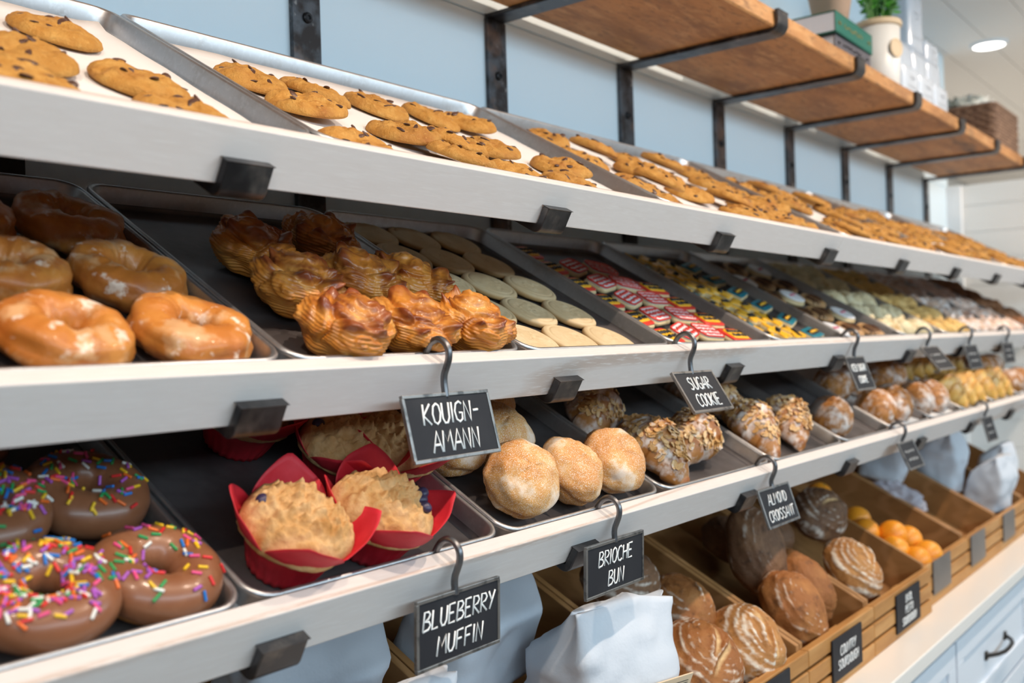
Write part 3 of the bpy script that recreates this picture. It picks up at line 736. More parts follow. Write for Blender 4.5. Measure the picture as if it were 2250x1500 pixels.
for x, s, sd, n_, d in ((.376,.083,3,99,'front left, thickly covered with sprinkles'),(.472,.085,8,64,'front right with a bare chocolate front and small dough gap'),(.470,.208,14,74,'rear right in the shade by the tray wall'),(.372,.196,21,90,'second row left, dark under many sprinkles'),(.385,.310,27,50,'rear left at the photo edge')):
    choc_doughnut(sd, n_, SH(3, x, s, NF + (.001 if x > .4 else .006), sd, None if x > .4 else RY(-.10)) @ SC(.98, .98, 1.06), extra={3: 90, 21: 50}.get(sd, 0), label='chocolate iced doughnut, ' + d, cat='doughnut', group=G)

# ------------------------------------------------------------------ blueberry muffins
m_crumb = mat('crumble_top', (.56, .30, .105), .8, mix=[('n', 60, (.66, .40, .18), .42, .62), ('n', 26, (.42, .185, .04), .54, .70)], bump=[('n', 140, .7, .003), ('n', 60, .5, .004)])
m_redp = mat('red_muffin_paper', (.60, .012, .026), .6, mix=[('n', 20, (.70, .03, .05), .45, .65)], bump=[('n', 30, .2, .003)])
m_berry = mat('blueberry', (.035, .025, .07), .4, bump=[('n', 100, .2, .002)])
def muffin_top(seed):
    rnd = random.Random(seed)
    pts = [Vector((rnd.gauss(0, .7), rnd.gauss(0, .7), 0)) for _ in range(46)]
    def tp(x, y):
        c1 = noise.voronoi(Vector((x*95 + seed, y*95, seed*1.7)))[0][0]; c2 = noise.voronoi(Vector((x*210 + seed, y*210, seed*2.3)))[0][0]
        z = .0040*nz(x*45, y*45, seed) + .0150*max(0, .60 - c1) + .0075*max(0, .60 - c2) + .0012*nz(x*330, y*330, seed)
        return z
    V, F, A = polar(.0445, .030, 110, 44, lambda a: 1 + .06*nz(cos(a)*2.2, sin(a)*2.2, seed) + .03*nz(cos(a)*7, sin(a)*7, seed), tp, 2.3, .18)
    return mesh('crumb', V, F, m_crumb), tp
def liner(seed):
    nu, nt = 96, 12; V = []; F = []
    for i in range(nu):
        u = 2*pi*i/nu; w_ = ((u + .25*nz(cos(u), sin(u), seed))/(pi/2) + seed*.13) % 1
        tri = 1 - abs(2*w_ - 1); tip = .040 + .036*tri**.80
        for j in range(nt+1):
            t = j/nt; z = tip*t; base = .0305 + .017*min(1, z/.045)
            flare = max(0, z - .034)*.50
            pl = .0010*cos(24*u)*(1 - min(1, z/.05)) + .0018*nz(cos(u)*3, sin(u)*3, z*60 + seed)*min(1, z/.03)
            rad = base + flare + pl
            V.append((rad*cos(u), rad*sin(u), z + .0005))
    for i in range(nu):
        for j in range(nt): a = i*(nt+1)+j; b = ((i+1) % nu)*(nt+1)+j; F.append((a, b, b+1, a+1))
    c = len(V); V.append((0, 0, .0005))
    for i in range(nu): F.append((c, ((i+1) % nu)*(nt+1), i*(nt+1)))
    return mesh('liner', V, F, m_redp)
berry = mesh('berry', *blob(lambda u, v, d: (d*.0062, 0), 14, 9)[:2], m_berry)
mt = [muffin_top(s) for s in (2, 7, 12)]; ln = [liner(s) for s in (1, 4, 9)]
MD = [(.608,.092,'front left, its back paper flap standing tall'),(.718,.090,'front right, beside a lit blueberry and the bare tray'),(.762,.205,'second row middle, behind the front pair'),(.832,.198,'second row right, beside the sugared buns'),(.690,.300,'rear left, almost lost in the dark'),(.815,.302,'rear right in the dark')]
for q, (x, s, d) in enumerate(MD):
    r = empty('blueberry_muffin', SH(3, x + .002, s - .010, NF + .001, .5 + 1.3*q, RX(.06)) @ SC(1.10, 1.10, 1.06), label='crumble topped muffin in red paper, ' + d, cat='muffin', group='blueberry muffins in red paper')
    lo = ob('paper_liner', ln[q % 3], r, RZ(q)); so = lo.modifiers.new('thick', 'SOLIDIFY'); so.thickness = .0005; so.offset = -1
    ob('crumble_top', mt[q % 3][0], r, T(0, 0, .037) @ RZ(q*2) @ SC(1.13, 1.13, 1.12))
    rnd = random.Random(q)
    for b_ in range(3 if q % 2 else 1):
        a = (-.75 if q % 2 else 2.5) + .24*b_ - .5 - 1.3*q; rd = .036 - .004*(b_ == 1)
        ob('blueberry', berry, r, T(rd*cos(a), rd*sin(a), .0640 + .002*b_) @ RZ(b_) @ SC(1.15, .95, .85))

# ------------------------------------------------------------------ sugared brioche buns
m_bri = mat('sugared_bun', (.62, .255, .05), .6, mix=[('n', 22, (.76, .45, .15), .42, .62), ('n', 13, (.86, .66, .36), .60, .74), ('n', 22, (.84, .68, .55), .53, .64), ('n', 900, (.88, .74, .62), .52, .66, 2)], bump=[('n', 300, .35, .0012), ('n', 40, .3, .003)], rnd=.04)
def bun(seed, dimple):
    def fn(u, v, d):
        rxy = .047; zz = d.z*.034
        p = Vector((d.x*rxy, d.y*rxy, zz))
        r_ = sqrt(d.x**2 + d.y**2)
        k_ = .0045*nz(d.x*1.6, d.y*1.6, d.z*1.6 + seed) + .0018*nz(d.x*5, d.y*5, d.z*5 + seed)
        if d.z > 0:
            k_ -= dimple*math.exp(-(r_/.33)**2) + .0015*max(0, cos(5*u + seed))*math.exp(-((r_-.3)/.25)**2)
        k_ -= .004*math.exp(-((d.z+.22)/.12)**2)
        return p + d*k_, 0
    V, F, A = blob(fn, 56, 36)
    return mesh('bun', V, F, m_bri)
bn = [bun(3, .003), bun(8, .001), bun(15, .010)]
BD = [(.958,.100,.040,.45,-.30,0,'front left with cracked sugar crust'),(1.066,.100,.036,.35,.10,1,'front middle, leaning right'),(1.170,.100,.038,.40,-.25,2,'front right, golden with a deep dimple'),(1.010,.190,.042,.20,-.1,1,'second row, in shade behind the front left bun'),(1.074,.275,.036,.2,0,0,'rear, just below the middle shelf board'),(.928,.200,.034,.2,.1,1,'second row left, touching the red muffin paper'),(.975,.285,.033,.1,0,2,'rear left, hidden behind the hanging black sign')]
for x, s, n_, a, b_, v, d in BD:
    ob('brioche_bun', bn[v], None, SH(3, x + .008, s - .014, NF + n_ + .006, x*20, RX(a) @ RY(b_)) @ SC(1.05, 1.05, 1.08), label='sugar coated brioche bun, ' + d, cat='bun', group='sugared brioche buns')

# ------------------------------------------------------------------ croissants
def crescent(seed, L_, r0, curve, ridges, step=.16, flat=.55):
    nt, nn = 72, 24; V = []; F = []; A = []
    for i in range(nt+1):
        t = -1 + 2*i/nt; a = t*curve; Rc = L_/2/max(.05, sin(curve)) if curve > .05 else None
        if Rc: cx, cy = Rc*sin(a), Rc*(cos(a) - 1); tx, ty = cos(a), -sin(a)
        else: cx, cy = t*L_/2, 0; tx, ty = 1, 0
        sw = (abs(t)*ridges + .15*sin(seed)) % 1
        env = max(.0, 1 - abs(t)**2.6)**.5*(.62 + .38*(1 - abs(t)))
        rr = r0*env*(1 + step*(.5 - sw))
        for j in range(nn):
            f = 2*pi*j/nn; o, z = cos(f), sin(f)
            q = 1 + .06*nz(cx*60, o*1.5, z*1.5 + seed) + .03*nz(cx*160, o*4, z*4 + seed)
            y_ = rr*o*q*1.12; zz = rr*(z if z > 0 else z*flat)*q
            V.append((cx - ty*y_, cy + tx*y_, zz + r0*flat*env)); A.append(.25 + .75*(1 - sw)*(.5+.5*z))
    for i in range(nt):
        for j in range(nn): F.append((i*nn+j, i*nn+(j+1) % nn, (i+1)*nn+(j+1) % nn, (i+1)*nn+j))
    F.append(tuple(range(nn))); F.append(tuple(range(nt*nn, nt*nn+nn))[::-1])
    return V, F, A
m_cro = mat('croissant_crust', (.60, .29, .06), .42, mix=[('a:bake', 1, (.40, .135, .022), .45, .95), ('n', 30, (.74, .44, .13), .50, .68)], coat=.25, bump=[('n', 120, .25, .0012)], rnd=.06)
m_crogold = mat('golden_croissant_crust', (.76, .42, .085), .42, mix=[('a:bake', 1, (.58, .24, .035), .5, 1.0), ('n', 30, (.82, .55, .18), .50, .68)], coat=.25, bump=[('n', 120, .2, .0012)], rnd=.05)
m_cropow = mat('powdered_crust', (.46, .19, .045), .5, mix=[('a:bake', 1, (.28, .085, .018), .5, 1.0), ('n', 40, (.80, .70, .64), .50, .66, 6), ('n', 14, (.85, .78, .74), .52, .68)], bump=[('n', 120, .25, .0012)], rnd=.05)
m_flake = mat('almond_flake', (.66, .36, .12), .5, mix=[('n', 40, (.78, .54, .28), .45, .6), ('n', 90, (.86, .77, .70), .55, .68)], rnd=.03)
def flake_mesh(V, seed, n, zmin):
    rnd = random.Random(seed); mb = MB()
    cand = [v for v in V if v[2] > zmin]
    for q in range(n):
        p = Vector(rnd.choice(cand)); out = Vector((p.x*.15, p.y, p.z - zmin*.6)).normalized()
        out = (out + Vector((rnd.uniform(-.5, .5), rnd.uniform(-.5, .5), rnd.uniform(-.2, .5)))).normalized()
        t1 = out.orthogonal().normalized(); t2 = out.cross(t1); a = rnd.uniform(0, 6.28); u1 = t1*cos(a)+t2*sin(a); u2 = out.cross(u1)
        L1, L2 = rnd.uniform(.0065, .0095), rnd.uniform(.0040, .0055); k = 8
        ring = [u1*L1*cos(2*pi*i/k) + u2*L2*sin(2*pi*i/k)*(1 - .25*cos(2*pi*i/k)) + out*.0012*cos(4*pi*i/k) for i in range(k)]
        c0 = p + out*.0012
        Vv = [c0 + r_ + out*.0005 for r_ in ring] + [c0 + r_ - out*.0005 for r_ in ring]
        mb.add(Vv, [tuple(range(k)), tuple(range(k, 2*k))[::-1]] + [(i, k+i, k+(i+1) % k, (i+1) % k) for i in range(k)])
    return mb.mesh('flakes', m_flake, False)
al = []
for sd in (4, 11):
    V, F, A = crescent(sd, .180, .045, .35, 3.5)
    V = ground(V)
    al.append((mesh('almond', V, F, m_cropow, attrs={'bake': A}), flake_mesh(V, sd, 200, .034)))
AD = [(1.338,.100,1.25,0,'front left of its tray, ridged end toward the board'),(1.475,.104,.25,1,'front right of its tray, heaped with flakes'),(1.330,.218,.55,1,'rear, dark in the shade beneath the middle shelf'),(1.712,.205,2.0,0,'rear of the second almond tray, below the hanging sign'),(1.700,.106,1.1,1,'front left of the second almond tray'),(1.858,.104,.75,0,'front right of the second almond tray')]
for x, s, a, v, d in AD:
    r = empty('almond_croissant', SH(3, x, s + .014, NF + .003, a) @ SC(.96, .92, 1), label='almond croissant dusted with sugar, ' + d, cat='croissant', group='almond croissants')
    ob('pastry', al[v][0], r); ob('almond_flakes', al[v][1], r, kind='stuff')
def ridged(seed, m, n=9):
    def fn(u, v, d):
        p = Vector((d.x*.060, d.y*.045, max(d.z, -.35)*.046 + .016)); w_ = (d.x*1.6*n/3 + .25*nz(d.x, d.y*2, seed)) % 1
        return p + d*(.0045*(.5-w_) + .002*nz(d.x*3, d.y*3, d.z*3+seed)), .2 + .8*w_*(.5+.5*d.z)
    V, F, A = blob(fn, 72, 30); return mesh('ridged', ground(V), F, m, attrs={'bake': A})
rd = [ridged(5, m_cropow), ridged(9, m_cropow, 7)]
ob('chocolate_pastry', rd[0], None, SH(3, 2.075, .105, NF + .002, .5), label='lone domed ridged pastry dusted with sugar, beside an empty half tray', cat='pastry')
CR = [ob_ for ob_ in ()]
crm = [mesh('cro', *(lambda c_: (ground(c_[0]), c_[1]))(crescent(s_, .150, .041, .55, 3.6, .22)), m_crogold, attrs={'bake': crescent(s_, .150, .041, .55, 3.6, .22)[2]}) for s_ in (6, 13)]
QD = [(2.345,.100,.6,'front left'),(2.470,.104,.9,'front right'),(2.35,.215,.3,'rear left'),(2.47,.220,.8,'rear right')]
for x, s, a, d in QD: ob('powdered_croissant', rd[int(x*100) % 2], None, SH(3, x, s, NF + .006, a), label='sugar dusted brown croissant, %s of the tray after the lone pastry' % d, cat='croissant', group='sugar dusted croissants')
QD = [(2.645,.100,.7,'front left'),(2.772,.100,.9,'front right'),(2.65,.215,.4,'rear left'),(2.772,.220,.8,'rear right')]
for x, s, a, d in QD: ob('powdered_croissant', rd[int(x*100) % 2], None, SH(3, x, s, NF + .006, a), label='sugar dusted brown croissant, %s of the tray next to golden croissants' % d, cat='croissant', group='sugar dusted croissants')
for ti, (a, b) in enumerate(((2.86, 3.20), (3.20, 3.55))):
    for ci, cn in enumerate(('left', 'middle', 'right')):
        for q, (s, rn) in enumerate(((.108, 'front'), (.270, 'rear'))):
            ob('golden_croissant', crm[(ci+q) % 2], None, SH(3, a + .075 + (b-a-.15)*ci/2, s, NF + .007, 1.38 + .10*ci - .1*q) @ SC(1, .95, 1.1), label='golden ridged croissant, %s row, %s column, %s golden croissant tray' % (rn, cn, ('nearer', 'farther')[ti]), cat='croissant', group='golden ridged croissants')
for ci, cn in enumerate(('left', 'right')):
    for q, (s, rn) in enumerate(((.09, 'front'), (.19, 'second'), (.29, 'rear'))):
        ob('brown_pastry', rd[(ci+q) % 2], None, SH(3, 3.65 + .14*ci, s, NF + .006, .3*q), label='small brown pastry at the far end of the bottom shelf, %s row %s' % (rn, cn), cat='pastry', group='brown pastries at the far end')
# ================================================================== hanging chalk signs
FONT = {
 'A': [[(0,0),(.28,1),(.56,0)],[(.10,.36),(.46,.36)]],
 'B': [[(.02,0),(.08,1),(.34,.98),(.46,.82),(.36,.62),(.08,.52),(.40,.46),(.52,.26),(.40,.06),(.02,0)]],
 'C': [[(.50,.86),(.36,1),(.18,.94),(.04,.66),(.04,.32),(.16,.06),(.34,0),(.50,.12)]],
 'D': [[(.04,0),(.06,1),(.32,.90),(.50,.58),(.44,.22),(.26,.03),(.04,0)]],
 'E': [[(.44,1),(.05,1),(.04,0),(.46,.02)],[(.05,.52),(.36,.52)]],
 'F': [[(.46,1),(.06,.98),(.04,0)],[(.05,.52),(.38,.53)]],
 'G': [[(.50,.88),(.34,1),(.14,.90),(.03,.55),(.10,.14),(.30,0),(.48,.12),(.50,.44),(.30,.44)]],
 'H': [[(.05,1),(.04,0)],[(.48,1),(.47,0)],[(.04,.50),(.47,.52)]],
 'I': [[(.08,1),(.07,0)]],
 'K': [[(.06,1),(.04,0)],[(.48,1),(.06,.46),(.50,0)]],
 'L': [[(.06,1),(.05,0),(.44,.02)]],
 'M': [[(.02,0),(.10,1),(.32,.40),(.54,1),(.64,0)]],
 'N': [[(.04,0),(.07,1),(.45,0),(.48,1)]],
 'O': [[(.28,1),(.10,.86),(.03,.50),(.10,.12),(.27,0),(.44,.14),(.52,.52),(.44,.88),(.28,1)]],
 'P': [[(.04,0),(.07,1),(.36,.96),(.48,.76),(.38,.54),(.06,.46)]],
 'R': [[(.04,0),(.07,1),(.36,.96),(.47,.76),(.36,.56),(.07,.48),(.50,0)]],
 'S': [[(.46,.88),(.30,1),(.10,.90),(.08,.68),(.40,.42),(.44,.18),(.28,0),(.06,.08)]],
 'T': [[(.0,.98),(.50,1)],[(.25,1),(.23,0)]],
 'U': [[(.05,1),(.05,.26),(.16,.02),(.34,.02),(.46,.26),(.48,1)]],
 'Y': [[(.02,1),(.25,.50)],[(.50,1),(.14,0)]],
 '-': [[(.06,.50),(.40,.52)]]}
AF = 1.04
def text_w(t, h): return sum(({'I': .26, 'M': .80, ' ': .34, '-': .52}.get(c, .66))*h*AF for c in t)
def lettering(lines, W_, H_, h, lead, r_=.0012, slant=.10):
    mb = MB(); n = len(lines)
    for li, t in enumerate(lines):
        hh = h; w_ = text_w(t, hh)
        if w_ > W_*.90: hh = h*1; f = W_*.90/w_
        else: f = 1
        x = -w_*f/2; z = ((n-1)/2 - li)*lead - hh/2
        for c in t:
            adv = {'I': .26, 'M': .80, ' ': .34, '-': .52}.get(c, .66)*hh*AF*f
            for st in FONT.get(c, []):
                P = [(x + (px + slant*py)*hh*1.16*f, 0, z + py*hh) for px, py in st]
                mb.tube(P, r_, 6)
            x += adv
    mb.V = [(x_, y_*.4, z_) for x_, y_, z_ in mb.V]
    return mb
def hanging_sign(k, X, top_n, lines, lean, yaw, label, w=.128, h=.066, th=.014, lead=.024, hookx=0.0, lr=.0011, fwd=-.016):
    """plate hung by a bent steel hook over the front board of shelf k; top_n: where the plate's top edge is, measured down the board"""
    y, z = ORG[k]
    base = T(X, y, z + ZO)
    r = empty('price_sign', base, label=label, cat='sign', group='hanging black price signs')
    # top edge of plate: point (S=fwd, N=top_n) in the shelf frame
    py, pz = fwd*CT - top_n*ST, fwd*ST + top_n*CT
    Mp = T(0, py, pz) @ RX(lean) @ RZ(yaw)
    p = MB(); p.box((-w/2, -.0012, -h), (w/2, .0012, 0)); po = p.obj('board', m_slate, r, Mp)
    f = MB(); e = .0028
    for a, b in (((-w/2-e*.4, -.0024, -e), (w/2+e*.4, .0024, e*.4)), ((-w/2-e*.4, -.0024, -h-e*.4), (w/2+e*.4, .0024, -h+e))): f.box(a, b)
    for sx in (-1, 1): f.box((sx*w/2-e*.7, -.0022, -h+e*.8), (sx*w/2+e*.7, .0022, -e*.8))
    f.obj('frame', m_signframe, r, Mp, bevel=.0006)
    if lines: lettering(lines, w, h, th, lead, lr).obj('chalk_lettering', m_chalk, r, Mp @ T(0, -.0016, -h/2 - .001), smooth=True)
    # hook: S,N polyline in the board's frame
    q = [(.0245, -.004), (.0245, .004), (.0225, .013), (.016, .0205), (.007, .022), (-.002, .0185), (-.0072, .010), (-.0085, .0), (-.0092, -.012)]
    pts = [(hookx, s_*CT - n_*ST, s_*ST + n_*CT) for s_, n_ in q]
    pts.append((hookx, py + (-.0034)*0 + .004*0, pz - .004))
    m_ = MB(); 
    # smooth the path
    P = [Vector(a) for a in pts]
    for _ in range(2):
        Q = [P[0]]
        for a, b in zip(P, P[1:]): Q += [a*.75 + b*.25, a*.25 + b*.75]
        Q.append(P[-1]); P = Q
    m_.tube(P, .0038, 10); m_.obj('hook', m_hook, r, smooth=True)
    return r
hanging_sign(2, .776, -.026, ['KOUIGN-', 'AMANN'], RAD(-14), .03, 'black hanging sign chalked KOUIGN-AMANN on the middle shelf', w=.136, h=.068, th=.0215, lead=.029, lr=.0014, fwd=-.020)
hanging_sign(2, 1.316, -.026, ['SUGAR', 'COOKIE'], RAD(-32), .02, 'black hanging sign chalked SUGAR COOKIE on the middle shelf', w=.124, h=.066, th=.0200, lead=.028, lr=.0014, fwd=-.020)
hanging_sign(2, 2.010, -.026, ['ICED SUGAR', 'COOKIE'], RAD(-20), .04, 'narrow looking hanging sign with two chalk lines at the middle board joint', w=.115, h=.070, th=.0145, lead=.025, lr=.0013)
hanging_sign(3, .768, -.022, ['BLUEBERRY', 'MUFFIN'], RAD(2), .0, 'black hanging sign chalked BLUEBERRY MUFFIN on the bottom shelf', w=.126, h=.070, th=.0190, lead=.029, lr=.0013, hookx=-.006)
hanging_sign(3, 1.067, -.022, ['BRIOCHE', 'BUN'], RAD(2), .0, 'black hanging sign chalked BRIOCHE BUN on the bottom shelf', w=.132, h=.064, th=.0185, lead=.027, lr=.0013)
hanging_sign(3, 1.545, -.018, ['ALMOND', 'CROISSANT'], RAD(-18), .0, 'black hanging sign chalked ALMOND CROISSANT on the bottom shelf', w=.118, h=.062, th=.0170, lead=.026, lr=.0012)
def blurred(seed, n): 
    rnd = random.Random(seed); return [''.join(rnd.choice('OUNCSRIE') for _ in range(m)) for m in n]
m_far = []
FS = [(2, 2.512, -.016, RAD(-38), 'hanging black sign, second from the right end of the middle shelf front', .135, .068), (2, 2.905, -.020, RAD(-15), 'hanging black sign, third of the four far signs on the middle shelf', .125, .066), (2, 3.350, -.022, RAD(-8), 'hanging black sign, farthest on the middle shelf', .130, .062),
      (3, 2.235, -.010, RAD(-24), 'hanging black sign near the bottom shelf board joint, above the plastic bag', .100, .060), (3, 2.965, -.012, RAD(-14), 'hanging black sign, farthest on the bottom shelf', .100, .066)]
FS[0] = FS[0][:4] + ('hanging black sign just past the joint of the middle shelf, left of two others',) + FS[0][5:]
for q, (k, X, tn, le, lab, w_, h_) in enumerate(FS):
    r = hanging_sign(k, X, tn, None, le, 0, lab, w=w_, h=h_)
    y, z = ORG[k]; py, pz = -.016*CT - tn*ST, -.016*ST + tn*CT
    Mp = T(0, py, pz) @ RX(le); mb = MB()
    for li, zz in enumerate((.36, .66)):
        s_ = squiggle(40+q*3+li, w_*.62, .012, 1, .0011, 0); mb.add([(a, -.0016, -h_*zz + b) for a, b, c in s_.V], s_.F)
    mb.obj('chalk_strokes', m_chalk, r, Mp, smooth=True)

# ================================================================== bread crates on the worktop
ZC = -.6533 + ZO
CX = [.20, .56, .92, 1.28, 1.64, 1.974, 2.364, 2.746, 3.10, 3.46, 3.82]
YF = -.53; RISE = .52            # front face and slope of the side boards
CW = ['nothing, at the near left end', 'white paper bags behind the muffin sign', 'the white bag with a kraft label', 'dark ringed loaves', 'country sourdough loaves', 'tan and dark basil pesto sourdough', 'oranges', 'one crumpled clear plastic bag', 'white paper bags at the far right', 'one small white bag at the far end']
def ztop(y): return -.553 + (y - YF)*RISE + ZO
for i, (a, b) in enumerate(zip(CX, CX[1:])):
    yo = 0 if i < 6 else .014
    r = empty('bread_crate', T(a, yo, 0), label='slatted brown wooden crate holding %s' % CW[i], cat='crate', group='slatted wooden bread crates')
    W_ = b - a; g = .0015
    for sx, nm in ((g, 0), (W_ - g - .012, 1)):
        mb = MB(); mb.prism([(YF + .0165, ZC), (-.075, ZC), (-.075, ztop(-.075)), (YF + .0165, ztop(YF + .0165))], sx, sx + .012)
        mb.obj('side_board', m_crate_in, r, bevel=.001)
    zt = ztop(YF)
    hs = (zt - ZC - .014)/3
    for q in range(3):
        z0 = ZC + q*(hs + .007)
        mb = MB(); mb.box((g, YF, z0), (W_ - g, YF + .016, z0 + hs)); mb.obj('front_slat', m_crate, r, bevel=.002)
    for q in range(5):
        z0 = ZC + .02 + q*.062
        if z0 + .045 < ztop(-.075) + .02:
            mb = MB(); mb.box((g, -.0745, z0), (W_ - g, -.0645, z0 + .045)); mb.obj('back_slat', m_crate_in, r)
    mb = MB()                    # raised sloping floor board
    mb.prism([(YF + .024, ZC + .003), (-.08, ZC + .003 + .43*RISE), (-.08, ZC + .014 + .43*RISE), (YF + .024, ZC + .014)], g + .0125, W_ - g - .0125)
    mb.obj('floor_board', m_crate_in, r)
    mb = MB(); mb.box((W_*.5 - .02, YF + .0162, ZC), (W_*.5 + .02, YF + .0225, zt - .004)); mb.obj('batten', m_crate, r)
# small boards on the crate fronts
m_plate = mat('dull_metal_plate', (.16, .145, .135), .42, .35, mix=[('n', 7, (.22, .20, .185), .4, .7)])
def crate_sign(x, w_, lines, lab, z1=-.562, h_=.076, m=None, yo=0, th=.017, lead=.024, nm='crate_sign'):
    r = empty(nm, T(x, YF + yo - .0006, z1 + ZO), label=lab, cat='sign', group='plates on the crate fronts')
    MB().box((-w_/2, -.004, -h_), (w_/2, -.0005, 0)).obj('plate', m or m_slate, r, bevel=.0008)
    if lines: lettering(lines, w_, h_, th, lead, .0013, .06).obj('chalk_lettering', m_chalk, r, T(0, -.0046, -h_/2), smooth=True)
crate_sign(1.480, .14, None, 'blank dark plate on the crate front left of the COUNTRY SOURDOUGH plate', z1=-.556)
crate_sign(1.814, .150, ['COUNTRY', 'SOURDOUGH'], 'dark plate chalked COUNTRY SOURDOUGH on a crate front')
crate_sign(2.180, .160, ['BASIL', 'PESTO', 'SOURDOUGH'], 'dark plate chalked BASIL PESTO SOURDOUGH on a crate front', z1=-.560, h_=.080, th=.0155, lead=.0225)
for x, lab in ((2.490, 'blank brown grey plate on the orange crate'), (2.832, 'blank brown grey plate on the plastic bag crate'), (3.192, 'blank brown grey plate on the far right paper bag crate')):
    crate_sign(x, .145, None, lab, z1=-.551, h_=.078, m=m_plate, yo=.014)

# ------------------------------------------------------------------ loaves
def loaf_mat(n, c, c2, fl):
    return mat(n, c, .68, mix=[('n', 18, c2, .45, .68), ('n', 45, tuple(q*.55 for q in c), .56, .70), ('a:crack', 1, (.74, .50, .24), .35, .9), ('a:flour', 1, fl, .50, .80)], bump=[('n', 70, .6, .004), ('n', 200, .5, .002)], rnd=.06)
m_loafs = {'tan': loaf_mat('tan_crust', (.42, .18, .048), (.52, .26, .085), (.86, .78, .66)), 'brown': loaf_mat('brown_crust', (.32, .115, .028), (.44, .185, .05), (.80, .70, .58)), 'dark': loaf_mat('dark_crust', (.15, .070, .032), (.24, .12, .055), (.66, .58, .50))}
def loaf(seed, L_, W_, H_, kind, fl=.8, scores=1, rings=17):
    rnd = random.Random(seed); sc_ = [(rnd.uniform(-.25, .25), rnd.uniform(-.35, .35), rnd.uniform(-.5, .5), rnd.uniform(.5, .85)) for _ in range(scores)]
    fl_a = []; cr_a = []
    def fn(u, v, d):
        p = Vector((d.x*L_/2, d.y*W_/2, (d.z*.62 if d.z > 0 else d.z*.38)*H_ + .38*H_))
        rho = sqrt(d.x**2 + d.y**2*.8)
        ring = sin(2*pi*rings*rho*.5*(1 if d.z > 0 else 1) + 2.4*nz(d.x*1.5, d.y*1.5, seed))
        n1 = nz(d.x*2.3, d.y*2.3, d.z*2.3 + seed)*.5 + .5; n2 = nz(d.x*9, d.y*9, d.z*9 + seed)*.5 + .5
        n3 = nz(d.x*16, d.y*16, d.z*16 + seed)*.5 + .5; f = (.34*max(0, ring)*n2*1.6 + .42*n1 + .40*n3)*fl*(.55 + .55*min(1, rho*1.4)); ck = 0; dd = .0011*ring*(.4 + .6*rho) + .006*nz(d.x*1.6, d.y*1.6, d.z*1.6 + seed) + .0018*nz(d.x*6, d.y*6, d.z*6 + seed)
        if d.z > -.1:
            for ox, oy, an, ln_ in sc_:
                a_ = (d.x-ox)*cos(an) + (d.y-oy)*sin(an); b_ = -(d.x-ox)*sin(an) + (d.y-oy)*cos(an) + .12*sin(a_*3)
                win = max(0, 1 - (a_/ln_)**2)
                k_ = math.exp(-(b_/.085)**2)*win; e_ = math.exp(-((b_-.13)/.045)**2)*win
                ck = max(ck, k_*(.65 + .5*n2)); dd += -.0042*k_ + .0058*e_; f = f*(1 - .8*k_) + .35*e_
        fl_a.append(f); cr_a.append(ck)
        return p + Vector((d.x, d.y, d.z))*dd, 0
    V, F, A = blob(fn, 84, 48)
    V = [(x, y, max(z, 0)) for x, y, z in V]
    return mesh('loaf', V, F, m_loafs[kind], attrs={'flour': fl_a, 'crack': cr_a})
SL = math.atan(RISE)
def in_crate(x, y, up, rz=0, tip=None):
    z = ZC + .042 + (y - YF - .018)*RISE
    M = T(x, y - up*sin(SL), z + up*cos(SL)) @ RX(SL)
    if tip: M = M @ tip
    return M @ RZ(rz)
LF = [(1.415,-.300,.030,.3,'dark',.17,.14,.105,.95,1,None,'dark floured loaf behind the BRIOCHE BUN sign'),
      (1.495,-.375,.010,1.2,'brown',.16,.13,.10,.8,1,None,'brown ringed loaf behind the white paper bag'),
      (1.385,-.462,.012,.8,'brown',.17,.15,.11,.9,2,RX(.25),'scored brown loaf touching the right side of the paper bag'),
      (1.532,-.468,.010,1.1,'tan',.165,.135,.11,1.0,3,RX(.35),'pale heavily floured cracked loaf at the front of its crate'),
      (1.800,-.330,.060,1.35,'dark',.19,.145,.11,.75,0,RX(.75),'tall dark ringed loaf standing upright against the crate side'),
      (1.752,-.452,.016,1.35,'brown',.165,.135,.105,.8,0,RX(.45),'smooth reddish brown loaf, front left beside the COUNTRY SOURDOUGH plate'),
      (1.876,-.425,.014,1.55,'brown',.17,.125,.10,.5,0,RX(.40),'smooth brown oval loaf, front right of the country sourdough crate'),
      (1.880,-.290,.004,1.2,'dark',.15,.12,.09,.6,1,None,'small dark loaf half hidden behind the brown oval loaf'),
      (2.100,-.448,.014,1.0,'tan',.165,.135,.10,.95,3,RX(.30),'tan loaf with pale floured blisters above the BASIL PESTO plate'),
      (2.190,-.330,.050,.15,'dark',.225,.14,.10,.9,1,RX(.2),'long dark floured loaf lying across the basil pesto crate'),
      (2.05,-.300,.004,.4,'dark',.15,.12,.08,.5,0,None,'dark loaf at the back, under the long floured loaf')]
for q, (x, y, up, rz, kd, L_, W_, H_, fl, scn, tip, d) in enumerate(LF):
    ob('bread_loaf', loaf(q*5+2, L_, W_, H_, kd, fl, scn), None, in_crate(x + .012, y + .042, max(.004, up - .004), rz, tip) @ SC(.94, .94, .94), label=d, cat='bread', group='sourdough loaves in the crates')
